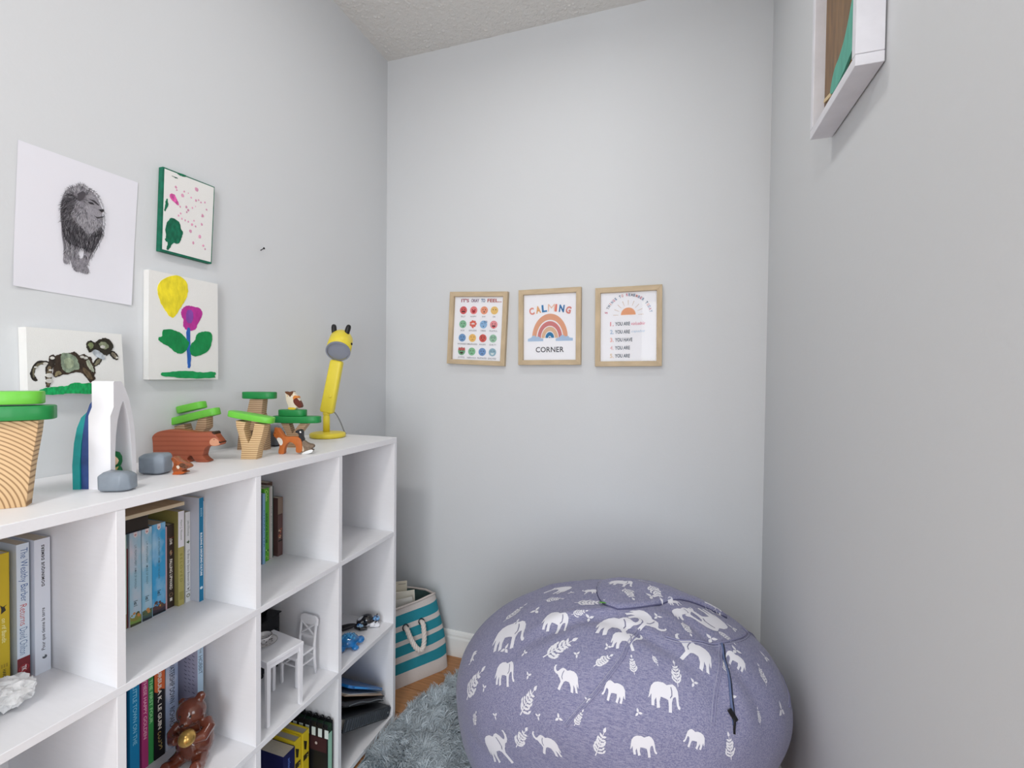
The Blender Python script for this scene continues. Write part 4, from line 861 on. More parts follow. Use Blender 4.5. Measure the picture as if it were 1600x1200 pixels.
box('page_block', (.004, -WB+.006, .0026), (.206, -.006, .0290), PAGEW, e)
for k in range(20):
    y = -WB+.012+k*.0122; MB().prism([(.2216, .003), (.2238, .006), (.2238, .029), (.2216, .032)], .0070, Matrix.Translation((0, y, 0))).obj('spine_rib', mat('#454b52', .4), e)
MB().lathe([(.0005, 0), (.0034, 0), (.0034, .0012), (.0005, .0014)], 12, Matrix.Translation((.2239, -.010, .018)) @ Matrix.Rotation(R(90), 4, 'Y')).obj('rivet', mat('#c9ccd0', .3, 1), e)
e = leaning('clip_folder', 'black folder with a curled wire edge between the ribbed binder and the papers', 'folder', .0700, Z0+.0445, 29.5)
box('cover', (0, -.235, 0), (.205, -.016, .0018), mat('#26282c', .5), e, .0005); box('sheets', (.003, -.232, .0020), (.202, -.020, .0120), mat('#5a5a5e', .8), e); box('cover', (0, -.235, .0122), (.205, -.016, .0140), mat('#2c2e33', .5), e, .0005)
MB().tube(chaikin([(.208, -.22, .004), (.214, -.17, .012), (.210, -.12, .005), (.213, -.07, .010), (.208, -.03, .004)], 2, False), .0016, 6).obj('wire', mat('#9a9ea3', .3, 1), e, True)
e = leaning('paper_stack', 'loose cream papers with torn brown edges between the black and blue folders', 'papers', .0720, Z0+.0640, 32)
for k in range(4): rotbox('sheet', (.100+.001*k, -.128-.001*k, .0016*k), (.208-.004*k, .200, .0012), 2*k-3, mat(['#c9a68c', '#e6dccd', '#cdb59c', '#eae4da'][k], .85), e, .0003)
e = leaning('blue_folder', 'glossy blue plastic folder on top of the papers in the bottom right compartment', 'folder', .0720, Z0+.0760, 34.5)
q = [(0, .022), (.196, .022), (.204, .030), (.204, .214), (.196, .222), (0, .222)]
MB().prism(q, .0075, Matrix.Translation((0, 0, .0040)) @ Matrix.Rotation(R(90), 4, 'X'), .0008).obj('cover', mat('#1f78c4', .22, coat=.4), e)
MB().tube([(.2055, -.20, .004), (.2055, -.04, .004)], .0020, 8).obj('slide_bar', mat('#3f97dd', .25, coat=.4), e, True)

# ================================================================== wooden toys on top of the bookcase
YAW = 18.5
def px(pts, ax, ay, s):  # outline digitised in toy units (x right, y down) -> metres from the anchor
    return [((x-ax)*s, (ay-y)*s) for x, y in pts]
PINE = ring_wood('#d9b98c', '#a37a4c', 62, (0, 0, -.3), kind='BANDS', dist=1.2)
PINE2 = ring_wood('#c9ad88', '#95704a', 46, (0, 0, -.3), (0, R(6), 0), kind='BANDS', dist=2.0)
PINE3 = ring_wood('#bfa080', '#876548', 60, (0, 0, 0), (R(4), 0, 0), kind='BANDS', dist=1.5)
DG = mat('#1f8a45', .42, noise=.08, scale=30, coat=.1); LG = mat('#6fc744', .42, noise=.07, scale=30, coat=.1)
def disc_block(name, cx, cz, wx, wy, th, tilt, m, par, yc=0, sq=3.2):
    """flattened rounded canopy block, tilt about the viewing axis"""
    pts = []
    for k in range(40):
        a = 2*math.pi*k/40; c, s = math.cos(a), math.sin(a)
        pts.append((math.copysign(abs(c)**(2/sq), c)*wx/2, math.copysign(abs(s)**(2/sq), s)*wy/2))
    M_ = Matrix.Translation((cx, yc, cz)) @ Matrix.Rotation(R(-tilt), 4, 'Y') @ Matrix.Rotation(R(90), 4, 'X')
    return smooth_angle(MB().prism(pts, th, M_, .0022).obj(name, m, par), 40)
def trunk(name, pts, th, m, par, yc=0, sub=1):
    return smooth_angle(MB().prism(pts, th, Matrix.Translation((0, yc, 0)), .0010).obj(name, m, par), 40)
k3 = .2125
# tree 1: big one at the picture's left edge
s = .00098
e = thing('toy_tree', 'largest wooden toy tree with ringed trunk, cut by the left frame edge', 'toy tree', (.192, -.875, ZT), R(50), 'wooden toy trees')
RW = ring_wood('#dcb98c', '#9a744c', 55, (-.060, 0, -.010), (0, 0, 0), kind='RINGS', dist=.5)
ZW = .00112
trunk('trunk', [(-.050, 0), (.0240, 0), (.0300, .062), (.0370, .112), (.0385, .1290), (-.068, .1290), (-.060, .06)], .026, RW, e)
disc_block('crown_disc', -.013, .1295+.0115, .136, .050, .0215, 0, DG, e); disc_block('crown_disc', -.016, .1531+.0105, .116, .044, .0195, 0, LG, e)['label'] = 'light green disc'
# tree 2: behind the bear, tilted crown
s = .00158; ax, ay = 400, 610
def Q(pts, ax, ay, s): return px(pts, ax, ay, s*k3)
e = thing('toy_tree', 'wooden tree with a steeply tilted light green double crown, behind the bear', 'toy tree', (.030, -.470, ZT), R(YAW-4), 'wooden toy trees')
trunk('trunk', Q([(330, 607), (450, 607), (470, 540), (500, 440), (540, 400), (540, 318), (478, 332), (440, 470), (415, 500), (392, 440), (370, 375), (295, 395), (322, 450), (340, 520)], ax, ay, s), .024, PINE3, e)
disc_block('crown_disc', .0, .0, 1, 1, 1, 0, LG, e) if False else None
disc_block('crown_disc', (400-ax)*s*k3, (610-330)*s*k3, 430*s*k3, .038, .0175, 14, LG, e)
disc_block('crown_disc', (403-ax)*s*k3, (610-262)*s*k3+.002, 205*s*k3, .032, .0170, 13, LG, e)
# tree 3: back, dark green crown
s = .00169; ax, ay = 800, 583
e = thing('toy_tree', 'wooden tree with a small flat dark green crown at the wall behind the Y-shaped tree', 'toy tree', (.085, -.340, ZT), R(YAW), 'wooden toy trees')
trunk('trunk', Q([(695, 583), (748, 583), (752, 520), (790, 440), (835, 430), (862, 500), (870, 583), (908, 583), (905, 400), (875, 310), (885, 208), (788, 208), (768, 300), (712, 390)], ax, ay, s), .026, PINE3, e)
disc_block('crown_disc', (842-ax)*s*k3, (583-180)*s*k3, 238*s*k3, .040, .0180, 0, DG, e)
# tree 4: Y-shaped in front
s = .00153; ax, ay = 801, 641
e = thing('toy_tree', 'Y-shaped wooden tree with a slightly tilted light green crown', 'toy tree', (.190, -.443, ZT), R(YAW), 'wooden toy trees')
trunk('trunk', Q([(745, 640), (752, 560), (735, 480), (712, 400), (710, 360), (782, 372), (768, 420), (780, 470), (800, 523), (826, 470), (842, 400), (846, 378), (918, 388), (900, 470), (872, 560), (858, 640)], ax, ay, s), .026, PINE, e)
disc_block('crown_disc', (803-ax)*s*k3, (641-335)*s*k3, 330*s*k3, .036, .0145, -9, LG, e)
# tree 5: owl tree
s = .00168; ax, ay = 1160, 580
e = thing('toy_tree', 'wooden tree with a level dark green double crown carrying the owl', 'toy tree', (.150, -.270, ZT), R(YAW), 'wooden toy trees')
trunk('trunk', Q([(1125, 580), (1205, 580), (1198, 500), (1240, 450), (1282, 393), (1222, 393), (1165, 470), (1138, 393), (1078, 393), (1115, 460), (1130, 520)], ax, ay, s), .024, PINE3, e)
disc_block('crown_disc', (1187-ax)*s*k3, (580-364)*s*k3, 365*s*k3, .040, .0185, 0, DG, e); zc4 = (580-364)*s*k3+.0185/2+.0001
disc_block('crown_disc', (1154-ax)*s*k3, zc4+.0088, 208*s*k3, .034, .0175, 0, DG, e); zo = ZT+zc4+.0176
# animals
def animal(name, label, cat, loc, rz, s, ax, ay, prof, th, m, extra, sub=1):
    e = thing(name, label, cat, loc, R(rz))
    smooth_angle(MB().prism(chaikin(Q(prof, ax, ay, s), sub), th, None, .0016).obj('body', m, e), 50)
    for nm, pts, c, dt in extra:
        t2 = th+.0004+dt
        mm = c if not isinstance(c, str) else mat(c, .5)
        MB().prism(chaikin(Q(pts, ax, ay, s), 1), t2, None, 0).obj(nm, mm, e)
    return e
BEARM = ring_wood('#a4563a', '#964b31', 30, (0, 0, .1), kind='BANDS', dist=.8, rough=.5)
animal('toy_bear', 'reddish-brown carved wooden bear walking to the right', 'toy bear', (.133, -.507, ZT), YAW+2, .00147, 500, 664,
       [(125, 510), (120, 480), (145, 452), (190, 435), (250, 428), (330, 432), (400, 440), (440, 448), (480, 443), (520, 445), (545, 440), (560, 446), (575, 470), (612, 518), (604, 540), (565, 546), (520, 545), (495, 560), (485, 590), (478, 620), (498, 642), (520, 656), (515, 664), (440, 665), (420, 650), (402, 618), (388, 614), (370, 632), (368, 645), (392, 656), (390, 666), (315, 668), (310, 640), (300, 626), (240, 626), (225, 640), (228, 665), (150, 667), (140, 640), (128, 600)], .022, BEARM,
       [('muzzle', [(528, 510), (545, 488), (575, 486), (606, 520), (598, 538), (560, 545), (532, 535)], '#d69a7a', 0), ('ear', [(543, 446), (552, 438), (566, 446), (570, 462), (556, 458)], '#3a221a', .0005), ('nose', [(594, 510), (606, 513), (611, 522), (600, 526)], '#2a1a16', .0008), ('eye', [(560, 494), (566, 496), (564, 501), (558, 499)], '#2a1a16', .0008)])
animal('toy_fox', 'orange carved wooden fox with a white chest, facing left', 'toy fox', (.206, -.365, ZT), YAW, .00162, 1042, 608,
       [(985, 478), (983, 460), (992, 437), (991, 411), (1003, 421), (1018, 415), (1035, 440), (1052, 465), (1072, 483), (1120, 478), (1165, 480), (1188, 500), (1195, 555), (1190, 597), (1152, 597), (1147, 580), (1150, 545), (1112, 515), (1080, 530), (1062, 575), (1063, 609), (1020, 609), (1022, 575), (1032, 550), (1012, 505), (1000, 487)], .014, mat('#c0692f', .5, noise=.12, scale=60),
       [('white_chest', [(1006, 492), (1030, 484), (1050, 500), (1056, 525), (1045, 545), (1032, 540)], '#eee9e2', 0), ('eye', [(994, 452), (998, 450), (1000, 455), (996, 457)], '#241a16', .0004), ('nose', [(984, 466), (990, 468), (988, 476), (984, 474)], '#241a16', .0004)])
animal('toy_goose', 'black-necked carved wooden goose on a white foot, beside the fox', 'toy goose', (.262, -.342, ZT), YAW+6, .00164, 1238, 606,
       [(1180, 545), (1182, 520), (1190, 505), (1215, 503), (1250, 530), (1280, 535), (1291, 545), (1288, 560), (1270, 570), (1288, 575), (1280, 595), (1235, 607), (1200, 603), (1210, 590)], .014, mat('#7d6a58', .55, noise=.35, scale=160),
       [('neck', [(1160, 446), (1172, 430), (1198, 427), (1212, 445), (1210, 478), (1222, 508), (1200, 522), (1186, 500), (1188, 462), (1174, 452)], '#1d1b1d', .0), ('cheek', [(1190, 440), (1202, 438), (1205, 450), (1196, 452)], '#f0eeea', .0006), ('breast', [(1182, 522), (1200, 522), (1222, 560), (1225, 585), (1205, 585), (1190, 560)], '#cdbda6', .0002), ('foot', [(1200, 604), (1225, 588), (1270, 572), (1288, 576), (1280, 594), (1240, 606)], '#efefef', .0002)])
s = .00179
animal('toy_owl', 'small carved wooden owl perched on the dark green tree', 'toy owl', (.1480, -.2700, zo), YAW, s, 1150, 283,
       [(1097, 152), (1112, 160), (1135, 162), (1160, 149), (1166, 168), (1188, 185), (1205, 225), (1212, 255), (1200, 272), (1180, 266), (1178, 283), (1120, 283), (1124, 262), (1106, 222), (1102, 180)], .013, mat('#eadfca', .55),
       [('brow', [(1096, 150), (1125, 158), (1160, 147), (1160, 164), (1146, 180), (1137, 194), (1127, 178), (1108, 170)], '#6a3f24', .0006), ('wing', [(1158, 215), (1172, 190), (1192, 200), (1222, 256), (1208, 273), (1190, 264), (1165, 240)], '#6b2f22', .0006), ('shoulder', [(1156, 192), (1170, 178), (1192, 186), (1198, 200), (1176, 198), (1160, 214)], '#d9873c', .0008),
        ('foot', [(1122, 266), (1178, 268), (1178, 283), (1120, 283)], '#e6c43a', .0004), ('eye', [(1116, 182), (1121, 180), (1123, 186), (1118, 188)], '#d9a02c', .0008), ('eye', [(1150, 176), (1155, 174), (1157, 180), (1152, 182)], '#d9a02c', .0008)])
# little speckled bird by the rocks
animal('toy_bird', 'little glazed brown speckled bird beside the grey rocks', 'toy bird', (.205, -.622, ZT), YAW, .00130, 262, 760,
       [(205, 650), (215, 632), (235, 636), (250, 655), (280, 668), (310, 680), (335, 700), (330, 715), (300, 722), (280, 735), (312, 742), (300, 752), (240, 762), (215, 760), (225, 740), (212, 720), (228, 690), (222, 668)], .016, mat('#a3552c', .3, noise=.4, scale=150, coat=.5),
       [('wing', [(262, 690), (285, 672), (315, 684), (335, 703), (318, 716), (290, 712)], mat('#6d4630', .3, noise=.7, scale=220, coat=.5), .0006), ('breast', [(245, 700), (262, 690), (275, 705), (262, 722)], '#e6d6c4', .0006), ('foot', [(215, 760), (232, 738), (275, 735), (310, 743), (298, 752), (245, 762)], '#c4602a', .0004)])
# rocks
def rock(name, label, loc, r, rz, seed, m, group='grey toy rocks'):
    bm = bmesh.new(); rg = random.Random(seed); pts = []
    for sx_ in (-1, 1):
        for sy_ in (-1, 1):
            for sz_ in (-1, 1):
                for q in ((1, .62, .62), (.62, 1, .62), (.62, .62, 1)):
                    j_ = [rg.uniform(.84, 1.06) for _ in range(3)]
                    pts.append(bm.verts.new((r[0]*sx_*q[0]*j_[0]*.98, r[1]*sy_*q[1]*j_[1]*.98, r[2]*sz_*(q[2]*j_[2] if sz_ > 0 else min(1, q[2]+.2)))))
    bmesh.ops.convex_hull(bm, input=pts); bmesh.ops.delete(bm, geom=[v for v in bm.verts if not v.link_faces], context='VERTS')
    bmesh.ops.dissolve_limit(bm, angle_limit=R(14), verts=bm.verts[:], edges=bm.edges[:])
    bmesh.ops.bevel(bm, geom=bm.edges[:], offset=min(r)*.12, segments=2, profile=.5, affect='EDGES', clamp_overlap=True)
    bmesh.ops.recalc_face_normals(bm, faces=bm.faces[:]); z0 = min(v.co.z for v in bm.verts)
    o = MB().bm(bm).obj(name, m, None); smooth_angle(o, 30); o.location = (loc[0], loc[1], loc[2]-z0+.0002); o.rotation_euler = (0, 0, R(rz)); return tag(o, label, 'toy rock', group)
def rockm(c):
    return mat(c, .45, noise=.12, scale=40, coat=.15)
rock('toy_rock', 'grey rock with pale chipped edges, in front of the white arch', (.232, -.752, ZT), (.0270, .0185, .0165), 25, 3, rockm('#87909a'))
rock('toy_rock', 'blue-grey faceted rock between the arch and the speckled bird', (.152, -.634, ZT), (.0275, .024, .0215), 15, 8, rockm('#8b95a1'))
rock('toy_rock', 'darker grey rock tucked behind the blue-grey one', (.104, -.668, ZT), (.019, .016, .0200), 60, 12, rockm('#6f7a84'))
rock('toy_rock', 'dark slate rock at the wall between two trees', (.078, -.270, ZT), (.030, .024, .0220), 15, 5, rockm('#666b73'))
rock('toy_rock', 'pale grey rock at the wall, mostly hidden behind the trees', (.040, -.225, ZT), (.026, .020, .0280), 15, 21, rockm('#a9abb2'))
# paint chips on the front rock
# nested arches with a gnome
AN = R(22)
e = thing('arch_block', 'white wooden gothic arch block standing in front of the blue arches', 'toy arch', (.2150, -.7520, ZT), AN, 'nested wooden arches')
# local: +x = outward face, +y = across the face
def arch(name, outer, inner, th, x1, m, par, bev=.0008):
    """plate in the local y-z plane with an arched opening, thickness th behind x1"""
    n = len(outer); 
    bm = bmesh.new(); loop = [(y, z) for y, z in outer]+[(y, z) for y, z in inner[::-1]]
    f = bm.faces.new([bm.verts.new((x1, y, z)) for y, z in loop]); r = bmesh.ops.extrude_face_region(bm, geom=[f])
    bmesh.ops.translate(bm, verts=[g for g in r['geom'] if isinstance(g, bmesh.types.BMVert)], vec=(-th, 0, 0)); bmesh.ops.recalc_face_normals(bm, faces=bm.faces[:])
    bmesh.ops.triangulate(bm, faces=[f for f in bm.faces if len(f.verts) > 4])
    return smooth_angle(MB().bm(bm).obj(name, m, par), 40)
WA = mat('#ebeaee', .5, noise=.03, scale=20, bump=.08, bscale=80)
WK = .060/.082
outer = [(0, 0), (0, .1270), (.010, .1420), (.010, .1850), (.012, .1870), (.034, .1870), (.046, .174), (.058, .155), (.068, .130), (.076, .10), (.080, .06), (.082, 0)]
outer = [(y*WK, z) for y, z in outer]
inner = [(.0140, 0), (.0140, .060), (.0165, .092), (.022, .118), (.031, .140), (.0390, .152), (.047, .140), (.056, .118), (.0620, .092), (.0660, .055), (.0680, 0)]
inner = [(y*WK, z) for y, z in inner]
arch('arch', outer, inner, .036, 0, WA, e)
def nest(label, m, x1, sc, dy, th=.011, hs=1.0):
    e = thing('arch_block', label, 'toy arch', (.2150+x1*math.cos(AN), -.7520+x1*math.sin(AN), ZT), AN, 'nested wooden arches')
    o = [(dy, 0), (dy-.001, .05*hs), (dy+.004, .095*hs), (dy+.012, .125*hs), (dy+.024, .146*hs), (.041, .158*hs), (.082-dy-.024, .146*hs), (.082-dy-.012, .125*hs), (.082-dy-.004, .095*hs), (.082-dy+.001, .05*hs), (.082-dy, 0)]
    o = [(y*WK, z) for y, z in o]
    i = [(.030+(y-.030)*sc, z*sc) for y, z in o]; i[0] = (i[0][0], 0); i[-1] = (i[-1][0], 0)
    arch('arch', o, i, th, 0, m, e); return e
nest('dark blue wooden arch nested behind the white arch', mat('#34518f', .45, noise=.35, scale=30, coat=.1), -.0365, .72, .001, .012, 1.0)
nest('teal wooden arch, furthest back of the nested arches', mat('#1a9c9c', .45, noise=.15, scale=30, coat=.1), -.0490, .62, -.002, .012, .84)
def onarch(x, y, z): c, s_ = math.cos(AN), math.sin(AN); return (.2150+x*c-y*s_, -.7520+x*s_+y*c, z)
e = thing('toy_gnome', 'small green-hooded wooden gnome doll standing inside the white arch', 'toy doll', onarch(-.016, .0290, ZT), R(-45)); e.scale = (1.35, 1.35, 1.5)
GN = mat('#14683a', .8, noise=.2, scale=200)
MB().lathe([(.0085, .0002), (.0105, .002), (.0100, .012), (.0080, .020), (.0060, .024)], 24).obj('cloak', GN, e, True)
MB().lathe([(.0068, .0235), (.0082, .028), (.0080, .034), (.0055, .039), (.0020, .0405)], 24, Matrix.Translation((-.001, 0, 0))).obj('hood', GN, e, True)
MB().ball((.0046, 0, .0300), (.0062, .0060, .0062), 2).obj('face', mat('#e6c4a2', .6), e, True)
MB().prism([(-.003, -.004), (.003, -.004), (.006, .003), (0, .0005), (-.006, .003)], .0012, Matrix.Translation((.0098, .001, .021)) @ Matrix.Rotation(R(90), 4, 'Z')).obj('scarf', mat('#d6bf7a', .8), e)
box('apron', (.0098, -.0015, .002), (.0110, .0030, .018), mat('#8fdac4', .8), e)

# ------------------------------------------------------------------ giraffe lamp
YL = mat('#e9d544', .38, coat=.1, noise=.02, scale=20); BK = mat('#1f1f21', .35)
e = thing('desk_lamp', 'yellow giraffe-shaped desk lamp with black horns at the end of the bookcase', 'lamp', (.098, -.072, ZT), R(YAW))
# local x = image right, -y = towards the viewer
MB().lathe([(.02, .0002), (.050, .0002), (.0545, .003), (.0545, .011), (.052, .0145), (.046, .016), (.012, .0175)], 48).obj('base', YL, e, True)
MB().lathe([(.0105, .0176), (.0105, .064), (.009, .070), (.0085, .078)], 24, Matrix.Translation((-.006, .004, 0))).obj('stem', YL, e, True)
MB().ball((-.006, .004, .076), .0115, 2).obj('stem_joint', YL, e, True)
A = Vector((-.004, .004, .082)); B = Vector((.030, .000, .250)); d = (B-A).normalized(); q = Vector((0, 0, 1)).rotation_difference(d).to_matrix().to_4x4()
M_ = Matrix.Translation(A) @ q
bm = bmesh.new(); bmesh.ops.create_cube(bm, size=1)
for v in bm.verts: v.co = Vector((v.co.x*(.039 if v.co.z > 0 else .043), v.co.y*.026, (v.co.z+.5)*.172-.004))
bmesh.ops.bevel(bm, geom=bm.edges[:], offset=.0075, segments=4, profile=.5, affect='EDGES')
smooth_angle(MB().bm(bm, M_).obj('arm', YL, e), 50)
MB().lathe([(.001, .0), (.0052, .0), (.0052, .0012), (.0045, .0020), (.001, .0022)], 20, M_ @ Matrix.Translation((.005, -.0132, .052)) @ Matrix.Rotation(R(90), 4, 'X')).obj('switch', YL, e, True)
# head: cylinder looking down at the viewer
HC = Vector((.0370, -.012, .2760)); ax_ = Vector((-.16, -.70, -.48)).normalized()
ax_ = Vector((.12, -.76, -.64)).normalized()
qh = Vector((0, 0, -1)).rotation_difference(ax_).to_matrix().to_4x4(); MH = Matrix.Translation(HC) @ qh
L = .084
MB().lathe([(.004, L), (.018, L-.001), (.030, L-.008), (.0360, L-.022), (.0372, L-.045), (.0372, 0), (.0350, 0), (.0350, .004)], 40, MH, cap=False).obj('head', YL, e, True)
GR = mat('#8e93a3', .5); 
MB().lathe([(.0374, -.0045), (.0374, .0002), (.0350, .0002), (.0330, -.0035), (.0330, -.0045)], 40, MH, cap=False).lathe([(.0330, -.0045), (.0374, -.0045)], 40, MH, cap=False).obj('bezel', GR, e, True)
MB().lathe([(.0005, .0), (.0335, .0), (.0335, .0015), (.0005, .0015)], 40, MH).obj('diffuser', mat('#9297a8', .45), e)
for sx_ in (-1, 1):
    b0 = MH @ Vector((sx_*.0200, 0, .0)); 
    hd = Vector((sx_*.18+.10, .05, 1)).normalized(); p0 = HC+Vector((sx_*.0195-.006, .034, .056)); 
    MB().tube([p0+hd*t for t in (0, .006, .014, .022, .028, .031, .0325)], [.0076, .0080, .0083, .0082, .0070, .0050, .0015], 20).obj('horn', BK, e, True)
MB().ball(tuple(HC+Vector((-.0345, .022, .020))), (.0024, .0045, .0045), 2).obj('eye', BK, e, True)
MB().ball(tuple(HC+Vector((.0352, .022, .024))), (.0024, .0045, .0045), 2).obj('eye', BK, e, True)
MB().tube(chaikin([(.010, .012, .086), (.020, .024, .070), (.030, .036, .040), (.036, .046, .012), (.038, .060, .0030), (.020, .080, .0025), (-.02, .088, .0025)], 3, False), .0022, 8).obj('cable', mat('#8b8d94', .5), e, True)
# ================================================================== small things standing on the shelves
def remesh(o, vox=.002, smooth=True):
    m = o.modifiers.new('remesh', 'REMESH'); m.mode = 'VOXEL'; m.voxel_size = vox; m.use_smooth_shade = True
    if smooth:
        s_ = o.modifiers.new('smooth', 'SMOOTH'); s_.factor = .5; s_.iterations = 3
    return o
# glazed brown bear holding a gold ball
e = thing('bear_figurine', 'glossy brown ceramic bear figurine holding a gold ball, beside the pale blue books', 'figurine', (.205, -.5980, Z2+.0003), R(22)); e.scale = (1.04,)*3
GB = mat('#6b3524', .14, noise=.3, scale=40, coat=.8)
mb = MB()
mb.ball((0, .006, .036), (.034, .030, .036), 3).ball((0, .002, .070), (.026, .022, .026), 3).ball((.000, -.006, .106), (.0265, .024, .0245), 3, Matrix.Rotation(R(25), 3, 'Y'))
mb.ball((.002, -.027, .099), (.0125, .012, .010), 2).ball((.014, .000, .1300), (.0095, .006, .0120), 2, Matrix.Rotation(R(20), 3, 'Y')).ball((-.020, .000, .1190), (.0090, .006, .0095), 2)
mb.tube([(-.022, -.004, .080), (-.030, -.016, .068), (-.020, -.030, .066), (-.008, -.036, .070)], [.011, .0105, .010, .0085], 10)
mb.tube([(.024, -.002, .084), (.036, -.010, .076), (.034, -.026, .070), (.020, -.036, .070)], [.012, .0115, .011, .0085], 10)
mb.tube([(-.018, -.006, .016), (-.026, -.030, .014), (-.028, -.044, .022)], [.015, .013, .010], 10).tube([(.018, -.006, .016), (.026, -.030, .014), (.028, -.044, .022)], [.015, .013, .010], 10)
remesh(mb.obj('body', GB, e), .0022)
MB().ball((.016, -.046, .082), .0150, 3).obj('gold_ball', mat('#c7a15a', .25, .7, noise=.3, scale=80), e, True)
MB().ball((.003, -.0395, .1010), (.0035, .0028, .0025), 2).obj('nose', mat('#2a1410', .1, coat=.8), e, True)
for sx_ in (-1, 1): MB().ball((sx_*.0095+.002, -.0285, .1105), .0021, 2).obj('eye', mat('#120c0b', .1, coat=1), e, True)
# white toy table
TW = mat('#eeeef2', .4)
TR = math.degrees(math.atan2(.094, .014))-90
e = thing('toy_table', 'small white wooden toy table with a teacup on it, third compartment', 'toy table', (.2310, -.4255, Z2), R(TR))
tw, tl, th_ = .1120, .0980, .1530   # along x, along y
box('tabletop', (-tw/2, -tl/2, th_-.0085), (tw/2, tl/2, th_), TW, e, .0010)
box('apron', (-tw/2+.006, -tl/2+.004, th_-.020), (tw/2-.006, -tl/2+.007, th_-.0086), TW, e); box('apron', (-tw/2+.006, tl/2-.007, th_-.020), (tw/2-.006, tl/2-.004, th_-.0086), TW, e)
box('apron', (-tw/2+.003, -tl/2+.008, th_-.020), (-tw/2+.006, tl/2-.008, th_-.0086), TW, e); box('apron', (tw/2-.006, -tl/2+.008, th_-.020), (tw/2-.003, tl/2-.008, th_-.0086), TW, e)
for sx_ in (-1, 1):
    for sy_ in (-1, 1):
        x, y = sx_*(tw/2-.0058), sy_*(tl/2-.0058); mb = MB(); a, b = .0048, .0036
        mb.add([(x-b, y-b, .0003), (x+b, y-b, .0003), (x+b, y+b, .0003), (x-b, y+b, .0003), (x-a, y-a, th_-.0087), (x+a, y-a, th_-.0087), (x+a, y+a, th_-.0087), (x-a, y+a, th_-.0087)], [(3, 2, 1, 0), (4, 5, 6, 7), (0, 1, 5, 4), (1, 2, 6, 5), (2, 3, 7, 6), (3, 0, 4, 7)]).obj('leg', TW, e)
# white toy chair with a crossed back
e = thing('toy_chair', 'small white toy chair with a crossed back, pushed up behind the toy table', 'toy chair', (.2120, -.3170, Z2), R(-3))
# local: +y = back of chair; seat towards -y
sh = .077; W2 = .0290
box('seat', (-W2, -.034, sh-.006), (W2, .026, sh), TW, e, .0012)
for sx_ in (-1, 1):
    x = sx_*(W2-.0035)
    box('leg', (x-.003, -.032, .0003), (x+.003, -.026, sh-.0062), TW, e, .0005)
    MB().tube([(x, .0350, .0003), (x, .0300, sh*.5), (x, .0300, sh+.008), (x, .0365, sh+.060)], [.0034, .0038, .0038, .0034], 8).obj('back_post', TW, e, True)
    box('stretcher', (x-.0018, -.0258, .045), (x+.0018, .0270, .0485), TW, e)
box('stretcher', (-W2+.007, -.0305, .052), (W2-.007, -.0275, .0555), TW, e); box('stretcher', (-W2+.007, .0282, .052), (W2-.007, .0318, .0555), TW, e)
q = [(-W2-.001, 0), (W2+.001, 0), (W2+.001, .014), (W2-.004, .0215), (W2-.010, .024), (-W2+.010, .024), (-W2+.004, .0215), (-W2-.001, .014)]
MB().prism(q, .0062, Matrix.Translation((0, .0366, sh+.051)) @ Matrix.Rotation(R(-5), 4, 'X'), .001).obj('top_rail', TW, e)
box('back_rail', (-W2+.0068, .0305, sh+.018), (W2-.0068, .0345, sh+.025), TW, e)
for a in (-1, 1): MB().tube([(a*-.0220, .0325, sh+.026), (a*.0220, .0350, sh+.055)], .0024, 6).obj('cross_bar', TW, e)
# teacup and saucer
ZTb = Z2+.1530
e = thing('saucer', 'white gold-rimmed saucer with a dark floral pattern on the toy table', 'saucer', (.2120, -.4280, ZTb+.0002)); CH = mat('#e9e6e6', .15, coat=.6)
MB().lathe([(.0005, .0003), (.011, .0003), (.0125, .0015), (.0260, .0058), (.0300, .0075), (.0298, .0083), (.0250, .0068), (.0120, .0028), (.0005, .0024)], 40).obj('dish', CH, e, True)
MB().lathe([(.0296, .0075), (.0305, .0079), (.0298, .0086)], 40, None, False).obj('rim', mat('#6f6a60', .3, .6), e, True)
rg = random.Random(9); mb = MB()
for k in range(12):
    a = k*.5236+rg.uniform(-.15, .15); r = rg.uniform(.018, .0225); z = .0027+(r-.012)*.32+.0003
    mb.lathe([(.0002, 0), (rg.uniform(.0014, .0030), 0), (.0002, .0006)], 6, Matrix.Translation((r*math.cos(a), r*math.sin(a), z)) @ Matrix.Rotation(-.28, 4, Vector((-math.sin(a), math.cos(a), 0))))
o = mb.obj('flower_pattern', mat('#3a3432', .4), e); o['kind'] = 'stuff'
e = thing('teacup', 'tiny white teacup with a dark rim and painted flowers, on the saucer', 'cup', (.2120, -.4280, ZTb+.0030), R(190))
MB().lathe([(.0005, .0003), (.0070, .0003), (.0072, .0015), (.0095, .0040), (.0150, .0090), (.0178, .0160), (.0185, .0190), (.0176, .0190), (.0168, .0155), (.0140, .0095), (.0085, .0050), (.0005, .0042)], 40).obj('bowl', CH, e, True)
MB().tube([(.0180*math.cos(a), .0180*math.sin(a), .0191) for a in [k*math.pi/20 for k in range(40)]], .0006, 6, True).obj('rim', mat('#4a423c', .3, .5), e, True)
MB().tube([(.0165, 0, .0150), (.0235, 0, .0160), (.0250, 0, .0110), (.0200, 0, .0070), (.0130, 0, .0075)], .0012, 8).obj('handle', mat('#c08a62', .3, .4), e, True)
mb = MB()
for k in range(14):
    a = k*.4488+rg.uniform(-.12, .12); z = rg.uniform(.007, .0145); r = .0132+(z-.007)*.45+.0004
    mb.ball((r*math.cos(a), r*math.sin(a), z), (.0016, .0016, .0013), 1)
o = mb.obj('flower_pattern', mat('#413a38', .4), e); o['kind'] = 'stuff'
